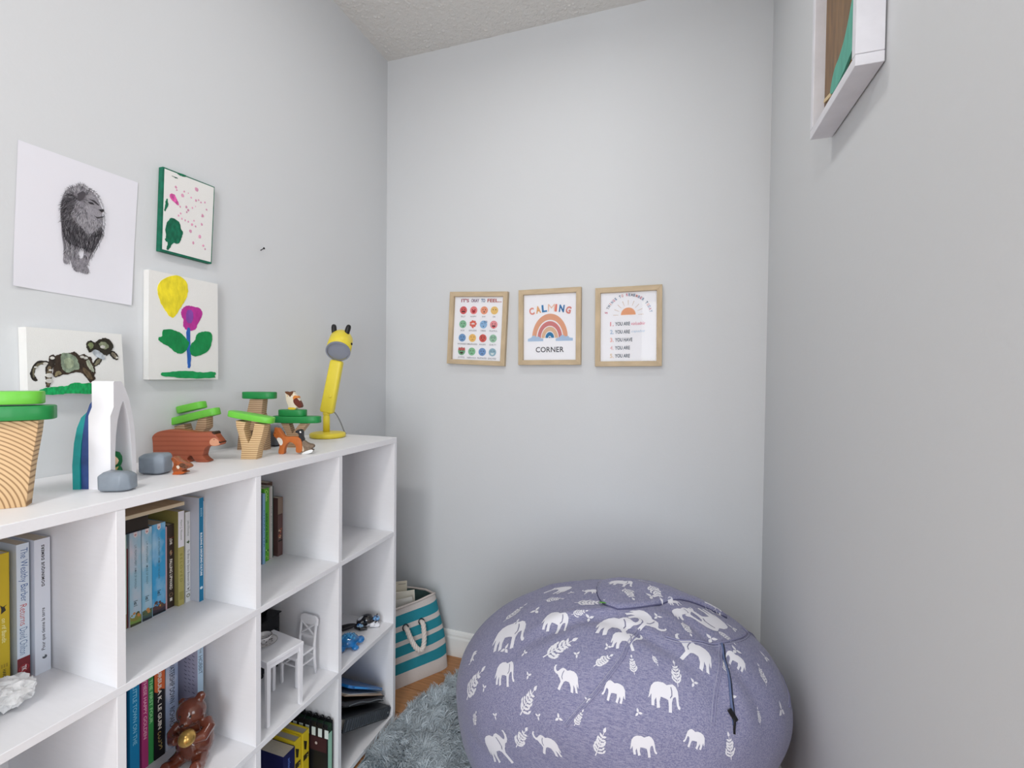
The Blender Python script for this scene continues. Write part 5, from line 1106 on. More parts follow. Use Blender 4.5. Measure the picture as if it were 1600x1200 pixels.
# black toy stove behind the table
e = thing('toy_stove', 'black toy stove with a wire-handled pot, behind the white toy table', 'toy', (.0860, -.3260, Z2), R(4))
BLK = mat('#121318', .35)
box('body', (-.040, -.034, .010), (.040, .034, .1480), BLK, e, .003)
for sx_ in (-1, 1):
    for sy_ in (-1, 1): MB().lathe([(.004, .0003), (.006, .004), (.0045, .0105)], 12, Matrix.Translation((sx_*.033, sy_*.027, 0))).obj('foot', BLK, e, True)
box('door', (.0402, -.026, .040), (.0420, .026, .110), mat('#1d1f26', .3), e, .0005)
box('hob', (-.043, -.037, .1482), (.043, .037, .1510), BLK, e, .0008)
MB().lathe([(.0005, .1512), (.0180, .1512), (.0215, .158), (.0220, .168), (.0200, .1745), (.0190, .1745), (.0190, .160), (.0005, .158)], 24).obj('pot', mat('#0e0f12', .25, .5), e, True)
MB().tube([(.0215*math.cos(a), 0, .170+.028*math.sin(a)) for a in [k*math.pi/12 for k in range(13)]], .0011, 6).obj('pot_handle', mat('#2a2a2c', .3, .8), e, True)
# second row, last compartment: glazed animals
def blob(name, label, cat, loc, rz, build, m, vox=.0016):
    e = thing(name, label, cat, loc, R(rz)); mb = MB(); build(mb); o = remesh(mb.obj('body', m, e), vox); return e
def spot(c1, c2, sc, rough=.12, th=.5):
    m = mat(c1, rough, coat=.8).copy(); nt = m.node_tree; b = nt.nodes['Principled BSDF']
    tc = nt.nodes.new('ShaderNodeTexCoord'); n = nt.nodes.new('ShaderNodeTexNoise'); n.inputs['Scale'].default_value = sc; n.inputs['Detail'].default_value = 2
    r = nt.nodes.new('ShaderNodeValToRGB'); r.color_ramp.elements[0].position = th-.04; r.color_ramp.elements[1].position = th+.04
    r.color_ramp.elements[0].color = lin(c1); r.color_ramp.elements[1].color = lin(c2)
    nt.links.new(tc.outputs['Object'], n.inputs[0]); nt.links.new(n.outputs[0], r.inputs[0]); nt.links.new(r.outputs[0], b.inputs['Base Color']); return m
def turtle(mb):
    mb.ball((0, 0, .019), (.030, .026, .018), 3).ball((.034, .002, .015), (.0125, .011, .0105), 2).ball((-.032, 0, .008), (.010, .005, .004), 2)
    for sx_ in (-1, 1):
        for sy_ in (-1, 1): mb.ball((sx_*.019, sy_*.023, .007), (.011, .0095, .0065), 2)
tu = blob('glass_turtle', 'shiny blue glass turtle figurine on the right-hand middle shelf', 'figurine', (.2450, -.1550, Z2+.0002), 38, turtle, mat('#1c78bd', .08, coat=1, noise=.45, scale=55))
mb = MB()
for k in range(19):
    a = k*2.4; r = .0215*math.sqrt(k/19); zz = .019+.0182*math.sqrt(max(0, 1-(r/.0290)**2))
    mb.lathe([(.0047, 0), (.0036, .0018), (.0005, .0022)], 6, Matrix.Translation((r*math.cos(a)*1.05, r*math.sin(a)*.92, zz-.0012)) @ Matrix.Rotation(math.atan2(r, .03), 4, Vector((-math.sin(a), math.cos(a), 0))))
o = mb.obj('shell_plates', mat('#3f9fd6', .08, coat=1, noise=.5, scale=90), tu); o['kind'] = 'stuff'
def cat_(mb):
    mb.ball((0, 0, .0200), (.0250, .017, .0195), 3).ball((.026, -.004, .0180), (.0150, .014, .0135), 3).ball((-.016, 0, .0165), (.017, .018, .016), 3)
    for dy in (-.009, .006): mb.add(*(lambda b: ([(b[0]-.004, b[1]-.004, b[2]), (b[0]+.004, b[1]-.003, b[2]), (b[0], b[1]+.004, b[2]), (b[0]+.001, b[1]-.001, b[2]+.011)], [(0, 1, 3), (1, 2, 3), (2, 0, 3), (2, 1, 0)]))((.030, dy, .0285)))
    mb.tube([(-.028, .006, .008), (-.034, -.010, .006), (-.018, -.024, .006), (.004, -.024, .006)], [.0055, .0055, .005, .004], 10)
    for dy in (-.012, .010): mb.tube([(.010, dy, .010), (.030, dy, .0052), (.040, dy, .0052)], [.007, .0055, .0048], 8)
ct_ = blob('cat_figurine', 'small glazed black, white and blue cat figurine lying by the right side panel', 'figurine', (.2280, -.0420, Z2+.0002), 32, cat_, spot('#14161d', '#e7e8ee', 42, th=.56), .0014)
MB().ball((.0275, -.004, .0240), (.0128, .0125, .0090), 3).obj('blue_cap', spot('#1b3f7a', '#7fb4e2', 150), ct_, True)
MB().ball((-.020, -.0135, .0110), (.0110, .0075, .0095), 3).obj('blue_haunch', spot('#1f67b4', '#a7d0ee', 110), ct_, True)
def bird_(mb):
    mb.ball((0, 0, .0085), (.036, .012, .0080), 3, Matrix.Rotation(R(-6), 3, 'Y')).ball((-.026, .0, .012), (.016, .011, .011), 3).ball((.036, 0, .0090), (.017, .006, .0035), 2)
blob('dark_bird_figurine', 'flat dark glazed bird figurine with a long tail, left of the spotted cat', 'figurine', (.1760, -.0850, Z2+.0002), 38, bird_, mat('#1d1b22', .3, coat=.4))
e = thing('seashell', 'small brown and gold seashell standing at the back behind the dark bird figurine', 'shell', (.1240, -.0920, Z2+.0004), R(20))
mb = MB()
for k in range(9):
    a = R(-60+15*k); d = Vector((math.sin(a), 0, math.cos(a))); mb.tube([Vector((0, 0, .001))+d*t*.040 for t in (.05, .3, .6, .85, 1)], [.0015, .0040, .0062, .0066, .0030], 8)
mb.v = [(x, y*.8, z+.004+abs(x)*.0) for x, y, z in mb.v]; mn = min(v[2] for v in mb.v); mb.v = [(x, y, z-mn+.0002) for x, y, z in mb.v]
remesh(mb.obj('fan', mat('#8f7448', .3, noise=.6, scale=70, coat=.5), e), .0012)
# things at the picture's lower left edge
e = thing('paper_flower', 'crumpled white tissue ball on the shelf at the lower left frame edge', 'ornament', (.198, -.876, Z1+.0002))
bm = bmesh.new(); bmesh.ops.create_icosphere(bm, subdivisions=4, radius=.026); rg = random.Random(12)
from mathutils import noise as mnoise
for v in bm.verts:
    n_ = mnoise.noise(v.co*95)*.35+mnoise.noise(v.co*210)*.22; v.co *= 1+n_; v.co.z *= .82
mz = min(v.co.z for v in bm.verts)
o = MB().bm(bm, Matrix.Translation((0, 0, -mz))).obj('petals', mat('#e6e6e6', .8, noise=.2, scale=60), e)
e = thing('blue_card', 'folded sky blue card lying behind the crumpled tissue ball', 'card', (.150, -.8830, Z1+.0003), R(-10))
MB().prism([(-.02, 0), (.024, 0), (-.018, .012), (-.02, .0015)], .03, None).obj('card', mat('#3f93c4', .5), e)

# ================================================================== striped basket beside the bookcase
def rsq(c, n=14, rad=.35):
    """closed rounded outline through four corner points"""
    out = []
    for i in range(4):
        a, b, d = Vector(c[i-1]), Vector(c[i]), Vector(c[(i+1) % 4]); p = b+(a-b)*rad*.5; q = b+(d-b)*rad*.5
        for k in range(n):
            t = k/(n-1); out.append((1-t)**2*p+2*t*(1-t)*b+t*t*q)
    return out
base = rsq([(.352, .318), (.215, .372), (.030, .115), (.165, .052)], rad=.35)
rim = rsq([(.302, .318), (.185, .372), (.015, .185), (.150, .045)], rad=.60)
bk = thing('storage_basket', 'teal and cream striped fabric basket with rope handles, right of the bookcase', 'basket', (0, 0, 0))
NBk = len(base); HB = .272; rows_ = 28; vs = []
def bpt(i, t, off=0):
    a, b = base[i % NBk], rim[i % NBk]; p = a*(1-t)+b*t; cen_ = Vector((.19, .21)); d = (p-cen_); d.normalize()
    bul = math.sin(math.pi*t)*.008+.0025*math.sin(i*.55+t*7)*math.sin(math.pi*t); p = p+d*(bul-off)
    z = .0006+HB*t+ (.010*math.sin(i*2*math.pi/NBk*2+.8)*t*t)
    return Vector((p.x, min(p.y, YB-.0145), z))
mbk = MB()
for j in range(rows_+1):
    for i in range(NBk): vs.append(bpt(i, j/rows_))
for j in range(rows_+1):
    for i in range(NBk): vs.append(bpt(i, max(.015, 1-j/rows_), .0045))
rr = 2*rows_+2
fs = [(j*NBk+i, j*NBk+(i+1) % NBk, (j+1)*NBk+(i+1) % NBk, (j+1)*NBk+i) for j in range(rr-1) for i in range(NBk)]
fs.append(tuple(range(NBk))[::-1]); fs.append(tuple(range((rr-1)*NBk, rr*NBk)))
mbk.add(vs, fs)
def basket_mat():
    m = bpy.data.materials.new('striped_canvas'); m.use_nodes = True; nt = m.node_tree; b = nt.nodes['Principled BSDF']; b.inputs['Roughness'].default_value = .85; b.inputs['Specular IOR Level'].default_value = .2
    tc = nt.nodes.new('ShaderNodeTexCoord'); sp = nt.nodes.new('ShaderNodeSeparateXYZ'); nt.links.new(tc.outputs['Object'], sp.inputs[0])
    mr = nt.nodes.new('ShaderNodeMapRange'); mr.inputs[1].default_value = 0; mr.inputs[2].default_value = .30; nt.links.new(sp.outputs[2], mr.inputs[0])
    r = nt.nodes.new('ShaderNodeValToRGB'); r.color_ramp.interpolation = 'CONSTANT'; el = r.color_ramp.elements
    cream, teal = lin('#d8d0cb'), lin('#2f8f9f'); stops = [(0, cream), (.050/.30, teal), (.088/.30, cream), (.112/.30, teal), (.147/.30, cream), (.164/.30, teal), (.197/.30, cream), (.216/.30, teal), (.255/.30, cream)]
    el[0].position = 0; el[0].color = cream; el[1].position = stops[1][0]; el[1].color = teal
    for p_, c_ in stops[2:]: q_ = el.new(p_); q_.color = c_
    nt.links.new(mr.outputs[0], r.inputs[0]); n = nt.nodes.new('ShaderNodeTexNoise'); n.inputs['Scale'].default_value = 260; nt.links.new(tc.outputs['Object'], n.inputs[0])
    bp = nt.nodes.new('ShaderNodeBump'); bp.inputs['Strength'].default_value = .35; bp.inputs['Distance'].default_value = .002; nt.links.new(n.outputs[0], bp.inputs['Height']); nt.links.new(bp.outputs[0], b.inputs['Normal'])
    nt.links.new(r.outputs[0], b.inputs['Base Color']); return m
o = mbk.obj('fabric_body', [basket_mat(), mat('#55706f', .9)], bk, fix=False)
o.data.polygons.foreach_set('material_index', [1 if (rows_+1)*NBk <= min(p.vertices) else 0 for p in o.data.polygons]); smooth_angle(o, 60)
MB().tube([bpt(i, 1.0, .002)+Vector((0, 0, .001)) for i in range(NBk)], .0042, 8, True).obj('rim_binding', mat('#d2c8c2', .85, bump=.3, bscale=300), bk, True)
# rope handle on the face towards the room: between corner 3 (.165,.052) and corner 0 (.352,.318)
def side(u, t, off):   # u along face from the far corner (0) to the near corner (1)
    a = bpt(NBk-1+0, t) if False else None
    pA = Vector(base[0])*(1-t)+Vector(rim[0])*t; pB = Vector(base[-1])*(1-t)+Vector(rim[-1])*t
    p = pA*(1-u)+pB*u; d = (pB-pA).normalized(); n_ = Vector((-d.y, d.x)); 
    if n_.dot(p-Vector((.19, .21))) < 0: n_ = -n_
    p = p+n_*(off+math.sin(math.pi*t)*.008)
    return Vector((p.x, p.y, .0006+HB*t))
ROPE = mat('#e6dcd4', .9, bump=.4, bscale=400)
U0, U1 = .08, .53
path = []
for k in range(49):
    q = k/48; u = U0+(U1-U0)*q; t = .760-.30*math.sin(math.pi*q)**.8; off = .012+.016*math.sin(math.pi*q)
    path.append(side(u, t, off))
path = [side(U0, .762, -.012)]+path+[side(U1, .762, -.012)]
path = chaikin([tuple(p) for p in path], 1, False); path = [Vector(p) for p in path]
rh = thing('rope_handle', None, None); rh.parent = bk
for s_ in range(3):
    pts = []; L_len = 0
    for i, p in enumerate(path):
        a = path[max(0, i-1)]; b = path[min(len(path)-1, i+1)]; t_ = (b-a).normalized(); L_len += (p-path[i-1]).length if i else 0
        u_ = t_.cross(Vector((.8, -.5, .2))).normalized(); v_ = t_.cross(u_); th2 = L_len/.0055*1.0+s_*2.0944
        pts.append(p+(u_*math.cos(th2)+v_*math.sin(th2))*.0046)
    MB().tube(pts, .0050, 8).obj('rope_strand', ROPE, rh, True)
for u in (U0, U1):
    c_ = side(u, .762, .0015); d = (side(u+.02, .762, .0015)-c_).normalized(); up_ = (side(u, .78, .0015)-c_).normalized()
    MB().tube([c_+d*math.cos(a)*.0110+up_*math.sin(a)*.0110 for a in [k*math.pi/12 for k in range(24)]], .0020, 8, True).obj('grommet', mat('#33404a', .3, .6), bk, True)
# papers standing in the basket
def leaf(name, label, cat, cx, cy, z0, w_, h, rz, tilt, lean, th, m, extra=None):
    e = thing(name, label, cat, (cx, cy, z0)); e.rotation_euler = (R(lean), R(tilt), R(rz)); box('sheet', (-w_/2, 0, 0), (w_/2, th, h), m, e, .0003)
    return e
CR = mat('#e7dfcc', .8)
leaf('card_folder', 'cream card folder with a printed tab standing at the back of the basket', 'folder', .150, .2430, .030, .09, .295, 34, 0, -4, .003, CR)
P = Print((0, 0, 0), (1, 0, 0), (0, 0, 1), (0, -1, 0)); P.h = .0003
P.poly([(.012, .284), (.040, .284), (.040, .286), (.012, .286)], '#8a8074'); P.obj('printed_tab', bpy.data.objects['card_folder'])
leaf('paper_sheaf', 'large sheaf of ivory paper standing in the basket, its corner highest', 'papers', .1870, .2330, .030, .120, .275, 34, -3, 0, .004, mat('#ece7d9', .8))
leaf('paper_sheaf', 'thin white sheet leaning in front of the ivory sheaf in the basket', 'papers', .2020, .2230, .030, .120, .2600, 34, -7, 2, .0015, mat('#efece4', .8))
leaf('brown_booklet', 'reddish-brown booklet low at the front of the basket', 'book', .1700, .1550, .030, .10, .2300, 50, 0, 0, .005, mat('#7a4636', .6))
e = leaf('picture_book', 'dark picture book with a patterned cover deep in the basket', 'book', .2250, .2850, .030, .07, .200, 40, 0, 0, .006, spot('#26302f', '#8f7f78', 35, .5))

# ================================================================== bean bag
BP = (0.9824, -0.0037, 0.416, 0.3609, 0.5921, 0.2687, 0.0875, -0.1553, 0.9245, 0.9221)
def bag_point(T_, Pp):
    cx, cy, a, b, h, zc, sx_, sy_, e1, e2 = BP
    sp = lambda v, k: math.copysign(abs(v)**k, v)
    r = sp(math.cos(Pp), e1); zz = sp(math.sin(Pp), e1)
    x = a*r*sp(math.cos(T_), e2); y = b*r*sp(math.sin(T_), e2)
    z = zz*(h-zc)+zc if zz > 0 else zz*zc*1.3+zc
    k = max(0, min(1, zz))
    return Vector((cx+x+sx_*k, cy+y+sy_*k, max(z, .0)))
def wrinkle(p, n):
    """soft folds of the cover"""
    d = 0
    q = (p.x*.55+p.y*.83); w_ = math.exp(-((p.z-.50)/.10)**2)
    d += .0045*w_*math.sin(q*46+mnoise.noise(p*5)*4)*mnoise.noise(p*3.1+Vector((3, 1, 0)))*2
    d += .010*mnoise.noise(p*4.2+Vector((0, 7, 2)))
    d += .003*mnoise.noise(p*13)
    for (c_, r_, dp, an, ln) in ((Vector((.93, -.25, .56)), .020, -.010, .35, .12), (Vector((1.10, -.27, .58)), .018, -.009, -.30, .12), (Vector((.98, -.21, .585)), .016, .008, .25, .12), (Vector((1.21, -.20, .575)), .018, -.007, -.7, .10)):
        v = p-c_; u = v.x*math.cos(an)+v.y*math.sin(an); t = -v.x*math.sin(an)+v.y*math.cos(an)
        d += dp*math.exp(-(t/r_)**2)*math.exp(-(u/ln)**2)*(1 if abs(v.z) < .12 else 0)
    return d
NT, NP = 200, 96; grid = []
for j in range(NP):
    ph = (-.5+1.497*j/(NP-1))*math.pi/2
    grid.append([bag_point(2*math.pi*i/NT, ph) for i in range(NT)])
ctr = Vector((.98, -.03, .22)); bag = []
for j in range(NP):
    row_ = []
    for i in range(NT):
        p = grid[j][i]; du = grid[j][(i+1) % NT]-grid[j][i-1]; dv = grid[min(NP-1, j+1)][i]-grid[max(0, j-1)][i]; n_ = du.cross(dv)
        n_ = n_.normalized() if n_.length > 1e-12 else Vector((0, 0, 1))
        if n_.dot(p-ctr) < 0: n_ = -n_
        q = p+n_*wrinkle(p, n_)*min(1, p.z/.08); q.z = max(q.z, .003)
        q.x = min(q.x, XR-.006); q.y = min(q.y, YB-.018); row_.append(q)
    bag.append(row_)
vs = [v for r in bag for v in r]; fs = [(j*NT+i, j*NT+(i+1) % NT, (j+1)*NT+(i+1) % NT, (j+1)*NT+i) for j in range(NP-1) for i in range(NT)]
fs.append(tuple(range((NP-1)*NT, NP*NT))); fs.append(tuple(range(NT))[::-1])
bb = thing('bean_bag', 'large blue-violet bean bag printed with white elephants and leafy sprigs in the corner', 'bean bag', (0, 0, 0))
def denim():
    m = bpy.data.materials.new('heather_fabric'); m.use_nodes = True; nt = m.node_tree; b = nt.nodes['Principled BSDF']; b.inputs['Roughness'].default_value = .92; b.inputs['Specular IOR Level'].default_value = .15; b.inputs['Sheen Weight'].default_value = .15
    tc = nt.nodes.new('ShaderNodeTexCoord'); out_ = []
    for sc, rot in (((1500, 150, 900), .3), ((150, 1500, 900), -.2)):
        mp = nt.nodes.new('ShaderNodeMapping'); mp.inputs['Scale'].default_value = sc; mp.inputs['Rotation'].default_value = (0, 0, rot); nt.links.new(tc.outputs['Object'], mp.inputs[0])
        n = nt.nodes.new('ShaderNodeTexNoise'); n.inputs['Scale'].default_value = .55; n.inputs['Detail'].default_value = 3; nt.links.new(mp.outputs[0], n.inputs[0]); out_.append(n)
    ad = nt.nodes.new('ShaderNodeMath'); ad.operation = 'ADD'; nt.links.new(out_[0].outputs[0], ad.inputs[0]); nt.links.new(out_[1].outputs[0], ad.inputs[1])
    r = nt.nodes.new('ShaderNodeValToRGB'); r.color_ramp.elements[0].position = .80/2; r.color_ramp.elements[1].position = 1.2/2
    hf = nt.nodes.new('ShaderNodeMath'); hf.operation = 'MULTIPLY'; hf.inputs[1].default_value = .5; nt.links.new(ad.outputs[0], hf.inputs[0]); nt.links.new(hf.outputs[0], r.inputs[0])
    r.color_ramp.elements[0].color = lin('#747599'); r.color_ramp.elements[1].color = lin('#a09fb8'); nt.links.new(r.outputs[0], b.inputs['Base Color'])
    bp = nt.nodes.new('ShaderNodeBump'); bp.inputs['Strength'].default_value = .25; bp.inputs['Distance'].default_value = .0015; nt.links.new(hf.outputs[0], bp.inputs['Height']); nt.links.new(bp.outputs[0], b.inputs['Normal']); return m
DEN = denim(); cover_ = MB().add(vs, fs).obj('cover', DEN, bb, True, fix=True)
tree_ = BVHTree.FromPolygons(vs, fs)
def onbag(p, off=.0006):
    h, n_, i, d = tree_.find_nearest(Vector(p))
    if n_.dot(h-ctr) < 0: n_ = -n_
    return h+n_*off, n_
# raised flap of the inner lid and its seams
def hug(pts, n, off): 
    out = []
    P_ = chaikin([tuple(p) for p in pts], 2, False)
    for a, b in zip(P_[:-1], P_[1:]):
        L = (Vector(b)-Vector(a)).length; k = max(1, int(L/.006))
        for q in range(k): out.append(onbag(Vector(a)*(1-q/k)+Vector(b)*(q/k), off)[0])
    return out
SE = mat('#8f8fae', .9)
def flap_mesh():
    pts = [Vector(p) for p in chaikin([tuple(p) for p in FLAP], 1)]
    cen_ = sum(pts, Vector())/len(pts); n = len(pts); mb = MB(); R_ = 10; top = []; 
    for j in range(R_+1):
        t = j/R_
        for p in pts:
            q, n_ = onbag(cen_*(1-t)+p*t, .0); lift = .0085+.0045*math.sqrt(max(0, 1-t)) if t < 1 else .0070
            top.append(q+n_*lift)
    bot = [onbag(p, .0004)[0] for p in pts]
    vs_ = top+bot; f_ = [(j*n+i, j*n+(i+1) % n, (j+1)*n+(i+1) % n, (j+1)*n+i) for j in range(R_+1) for i in range(n)]
    return mb.add(vs_, f_), pts
mbf, fp = flap_mesh(); mbf.obj('lid_flap', DEN, bb, True, fix=True)
MB().tube([onbag(p, .0012)[0] for p in fp], .0022, 6, True).obj('flap_fold_shade', mat('#5c5c7c', .9), bb, True); vf = mbf.v; bag_fl = BVHTree.FromPolygons([Vector(v) for v in vf], mbf.f)  # tube coloured dark to paint in the shaded fold along the flap
def seam(name, pts, sep=.006):
    P_ = hug(pts, 0, .0012)
    MB().tube(P_, .0016, 6).obj(name, SE, bb, True)
    # row of stitching alongside
    mb = MB(); side_ = []
    for i, p in enumerate(P_):
        a = P_[max(0, i-1)]; b = P_[min(len(P_)-1, i+1)]; t_ = (b-a).normalized(); q, n_ = onbag(p); s_ = t_.cross(n_)
        side_.append(onbag(p+s_*sep, .0009)[0])
    MB().tube(side_, .0009, 5).obj('stitching', mat('#a9a9c2', .9), bb, True)
for s_ in (SEAM1, SEAM2, SEAM4, SEAM5): seam('seam', s_)
zp = hug(SEAM3, 0, .0010); MB().tube(zp, .0026, 6).obj('zipper', mat('#5f6d93', .7), bb, True)
MB().tube([onbag(Vector(p)+Vector((.004, 0, 0)), .0016)[0] for p in zp[::1]], .0010, 5).obj('zipper_teeth', mat('#2a2c3c', .5), bb, True)
p0, n0_ = onbag(PULL[0], .0035); MB().box((-.0045, -.0110, -.0018), (.0045, .0110, .0018), .0008).obj('zipper_pull', mat('#17171c', .35), bb)
pl = bpy.data.objects['zipper_pull']; MM = Matrix.Translation(p0) @ n0_.to_track_quat('Z', 'Y').to_matrix().to_4x4() @ Matrix.Rotation(R(25), 4, 'Z'); pl.data.transform(MM)
p1, n1_ = onbag(Vector(PULL[0])+Vector((.004, -.012, -.016)), .003)
MB().tube([p0+(p1-p0)*t+n0_*(.003*math.sin(t*3.1)) for t in (0, .3, .6, .9, 1.2, 1.5)], .0022, 8).obj('pull_cord', mat('#15161c', .5), bb, True)
pt, nt_ = onbag(TAG[0], .0065); q = [(-.003, 0), (.003, 0), (.0035, .030), (-.0025, .030)]
tgm = MB().box((-.0035, -.017, -.0005), (.0035, .014, .0005)).obj('green_tag', mat('#5fa83a', .7), bb); tgm.data.transform(Matrix.Translation(pt) @ nt_.to_track_quat('Z', 'Y').to_matrix().to_4x4() @ Matrix.Rotation(R(48), 4, 'Z')); tgm['label'] = 'small green tag'
# printed figures lie on the cloth
EL = [(.0, .42), (.02, .56), (.10, .68), (.22, .74), (.38, .76), (.50, .72), (.58, .76), (.68, .80), (.78, .76), (.86, .66), (.90, .52), (.92, .38), (.95, .28), (1.0, .23), (.99, .17), (.93, .18), (.88, .26), (.85, .38), (.82, .47), (.78, .46), (.74, .42), (.72, .30), (.74, .14), (.76, .02), (.66, .0), (.64, .16), (.60, .32), (.50, .34), (.36, .34), (.34, .20), (.38, .04), (.28, .0), (.25, .16), (.22, .28), (.18, .18), (.20, .04), (.11, .02), (.08, .18), (.06, .34), (.02, .24), (-.02, .20), (-.01, .32)]
EU = [(.0, .42), (.02, .56), (.10, .68), (.22, .74), (.38, .76), (.50, .72), (.60, .78), (.70, .80), (.80, .74), (.88, .66), (.94, .64), (1.0, .70), (1.02, .80), (.98, .86), (1.05, .86), (1.10, .76), (1.07, .64), (.98, .56), (.90, .54), (.86, .50), (.82, .44), (.78, .42), (.72, .30), (.78, .14), (.82, .03), (.72, .0), (.66, .16), (.58, .32), (.50, .36), (.36, .34), (.28, .20), (.26, .03), (.16, .0), (.16, .16), (.18, .28), (.10, .18), (.06, .04), (-.03, .03), (.02, .18), (.04, .34), (.0, .24), (-.04, .20), (-.03, .32)]
EAR = [(.62, .70), (.66, .60), (.68, .48), (.64, .40), (.66, .38), (.71, .47), (.69, .61), (.645, .71)]
def leafp(x, y, a, l, w_):
    c, s_ = math.cos(a), math.sin(a); f = [(0, 0), (.3, .5), (.6, .45), (1, 0), (.6, -.45), (.3, -.5)]
    return [(x+c*u*l-s_*v*w_, y+s_*u*l+c*v*w_) for u, v in f]
def sprig(rg):
    out = [[(0, -.02), (1, -.012), (1, .012), (0, .02)]]
    n_ = 6
    for k in range(n_):
        x = .15+.8*k/n_; 
        for sg_ in (-1, 1):
            a = sg_*R(rg.uniform(40, 62)); l = .30*(1-.45*k/n_)*rg.uniform(.85, 1.15); out.append(leafp(x, 0, a, l, .085)); 
            if k < 4: out.append(leafp(x+math.cos(a)*l*.75, math.sin(a)*l*.75, a-sg_*R(40), l*.55, .075))
    out.append(leafp(1, 0, 0, .22, .11)); return out
def seed_(rg): return [leafp(.5, .3, R(d), .5, .24) for d in (80, 200, 330)]
mE, mP, mX = MB(), MB(), MB(); rg = random.Random(31)
def stamp(mb, polys, o_, rv, uv, size, flip, off, cx_=.5, cy_=.4, squash=1.0):
    o_ = Vector(o_); rv = Vector(rv); uv = Vector(uv)
    q_, n_ = onbag(o_); rv = (rv-n_*rv.dot(n_)).normalized(); u0 = n_.cross(rv); 
    for poly in polys:
        bm = bmesh.new(); vv = [bm.verts.new(((1-x if flip else x)-cx_, (y-cy_)*squash, 0)) for x, y in poly]
        try:
            f = bm.faces.new(vv); f.normal_update()
        except Exception: bm.free(); continue
        bmesh.ops.triangulate(bm, faces=[f])
        for _ in range(2):
            ed = [e_ for e_ in bm.edges if e_.calc_length()*size > .010]
            if ed: bmesh.ops.subdivide_edges(bm, edges=ed, cuts=1); bmesh.ops.triangulate(bm, faces=bm.faces[:])
        for v in bm.verts:
            p = q_+rv*v.co.x*size+u0*v.co.y*size
            h1 = tree_.ray_cast(p+n_*.06, -n_, .14); h2 = bag_fl.ray_cast(p+n_*.06, -n_, .14)
            best = None
            for hh in (h1, h2):
                if hh[0] is not None and (best is None or (hh[0]-p).dot(n_) > (best[0]-p).dot(n_)): best = hh
            if best is None: h_, nn = onbag(p)
            else:
                h_, nn = best[0], best[1]
                if nn.dot(n_) < 0: nn = -nn
            v.co = h_+nn*off
        mb.bm(bm)
for kind, o_, rv, uv, size, flip in [(a[0], a[1], a[2], a[3], a[4], a[5]) for a in PRINTS]:
    if kind == 'e':
        up_t = rg.random() < .35
        stamp(mE, [EU if up_t else EL], o_, rv, uv, size, flip, .0007)
        if size > .05: stamp(mX, [EAR], o_, rv, uv, size, flip, .0011)
    elif kind == 't': stamp(mP, sprig(rg), o_, rv, uv, size*.92, 0, .0007, .5, 0, 1.0)
    else: stamp(mP, seed_(rg), o_, rv, uv, size*1.6, 0, .0007)
INK = mat('#e9e8ef', .85)
mE.obj('printed_elephants', INK, bb, True)['kind'] = 'stuff'; mP.obj('printed_sprigs', INK, bb, True)['kind'] = 'stuff'; mX.obj('printed_ear_lines', mat('#7c7b98', .9), bb, True)['kind'] = 'stuff'

# ================================================================== shaggy rug
OUT = [(.3010, -.90), (.3010, -.06), (.315, .02), (.350, .10), (.372, .20), (.395, .275), (.430, .300), (.55, .300), (.8, .29), (1.05, .27), (1.15, .1), (1.18, -.4), (1.12, -.9), (.7, -1.0)]
rug = thing('shag_rug', 'fluffy grey-blue shag rug on the wooden floor under the bean bag', 'rug', (0, 0, 0))
bm = bmesh.new(); f = bm.faces.new([bm.verts.new((x, y, .0003)) for x, y in OUT]); r = bmesh.ops.extrude_face_region(bm, geom=[f])
bmesh.ops.translate(bm, verts=[g for g in r['geom'] if isinstance(g, bmesh.types.BMVert)], vec=(0, 0, .0022)); bmesh.ops.recalc_face_normals(bm, faces=bm.faces[:]); bmesh.ops.triangulate(bm, faces=[f for f in bm.faces if len(f.verts) > 4])
MB().bm(bm).obj('backing', mat('#8fa3ad', .95), rug)
nr = np.random.default_rng(4); oa = np.array(OUT); NT_ = 3000; KS = 24
tx = np.where(nr.random(NT_) < .72, nr.uniform(.303, .62, NT_), nr.uniform(.303, 1.17, NT_)); ty = np.where(nr.random(NT_) < .72, nr.uniform(-.16, .300, NT_), nr.uniform(-.98, .3, NT_))
ins = np.zeros(NT_, bool); j = len(oa)-1
for i in range(len(oa)):
    xi, yi = oa[i]; xj, yj = oa[j]; c_ = ((yi > ty) != (yj > ty)) & (tx < (xj-xi)*(ty-yi)/(yj-yi+1e-12)+xi); ins ^= c_; j = i
cxb, cyb = .9824, -.0037
far = ((np.abs((tx-cxb)/.385))**2.1+(np.abs((ty-cyb)/.330))**2.1) > 1
k_ = ins & far; tx, ty = tx[k_], ty[k_]; nt_ = len(tx)
ta = 2.0*np.sin(tx*19+ty*13)+ty*7+nr.normal(0, .7, nt_); tl = nr.uniform(.026, .050, nt_); tc_ = nr.uniform(.72, 1.22, nt_)
nb = tx < .335; ta[nb] = nr.uniform(-.9, .9, nb.sum())
xs = np.repeat(tx, KS)+nr.normal(0, .0045, nt_*KS); ys = np.repeat(ty, KS)+nr.normal(0, .0045, nt_*KS); n_s = len(xs)
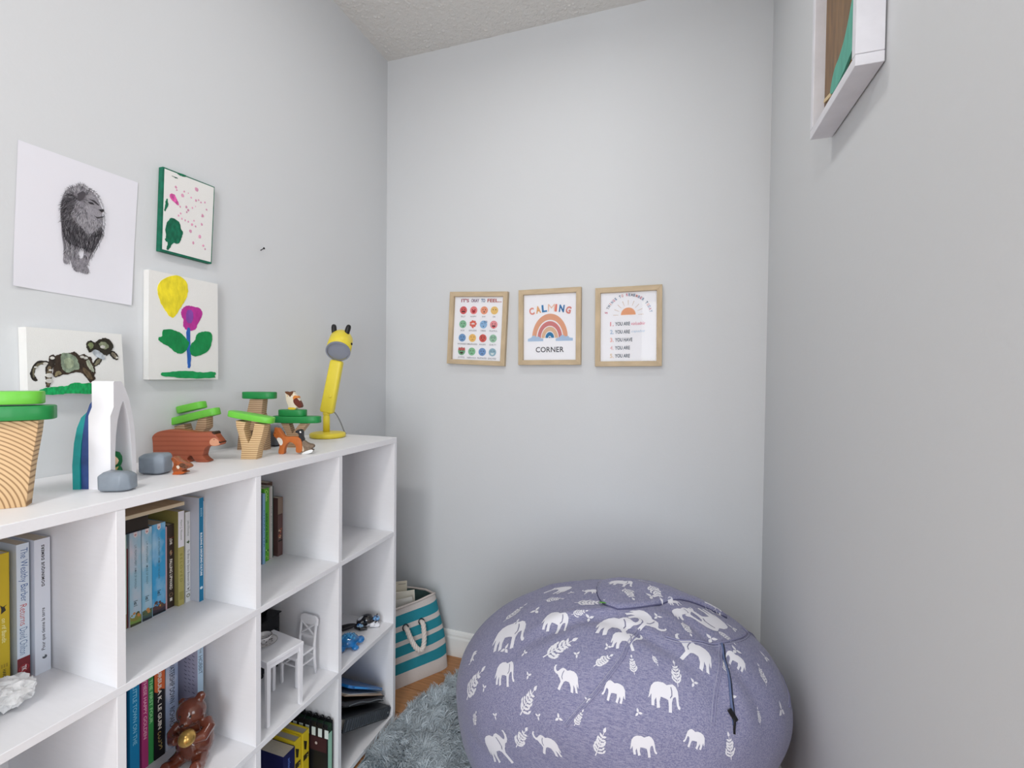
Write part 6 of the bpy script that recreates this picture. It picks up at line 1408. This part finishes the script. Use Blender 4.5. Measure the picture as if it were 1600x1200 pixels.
ang = np.repeat(ta, KS)+nr.normal(0, .28, n_s); L_ = np.repeat(tl, KS)*nr.uniform(.7, 1.1, n_s); hgt = np.repeat(nr.uniform(.35, .85, nt_), KS)*nr.uniform(.8, 1.2, n_s); wd = nr.uniform(.0007, .0013, n_s); cv = np.repeat(nr.uniform(-1.2, 1.2, nt_), KS)
xs = np.maximum(xs, .3015); seg = 4; V = np.zeros((n_s, (seg+1)*2, 3))
for q in range(seg+1):
    t = q/seg; aa = ang+cv*t; cx_ = xs+np.cos(aa)*L_*t*.8; cy_ = ys+np.sin(aa)*L_*t*.8; cz_ = .0026+L_*hgt*np.sin(t*np.pi*.64)*.85
    w_ = wd*(1-t*.7); nx, ny = -np.sin(aa), np.cos(aa)
    V[:, 2*q, 0] = cx_-nx*w_; V[:, 2*q, 1] = cy_-ny*w_; V[:, 2*q, 2] = cz_; V[:, 2*q+1, 0] = cx_+nx*w_; V[:, 2*q+1, 1] = cy_+ny*w_; V[:, 2*q+1, 2] = cz_+.0003
V[:, :, 0] = np.maximum(V[:, :, 0], .3005)
V[:, :, 1] = np.minimum(V[:, :, 1], YB-.016)
base_i = (np.arange(n_s)*(seg+1)*2)[:, None, None]; F_ = np.array([[2*q, 2*q+1, 2*q+3, 2*q+2] for q in range(seg)])[None]+base_i
me = bpy.data.meshes.new('pile'); me.vertices.add(n_s*(seg+1)*2); me.vertices.foreach_set('co', V.reshape(-1)); nf = n_s*seg
me.loops.add(nf*4); me.loops.foreach_set('vertex_index', F_.reshape(-1)); me.polygons.add(nf); me.polygons.foreach_set('loop_start', np.arange(nf)*4); me.polygons.foreach_set('loop_total', np.full(nf, 4)); me.update(calc_edges=True); me.validate()
a = me.color_attributes.new('Col', 'FLOAT_COLOR', 'POINT'); g_ = (np.repeat(tc_, KS)*nr.uniform(.88, 1.12, n_s))[:, None]*np.array(lin('#c6d1d8')[:3])[None]; cc = np.ones((n_s, (seg+1)*2, 4)); cc[:, :, :3] = g_[:, None, :]; a.data.foreach_set('color', cc.reshape(-1))
o = link('pile', me, [attr_mat(.75)], rug, True); o['kind'] = 'stuff'
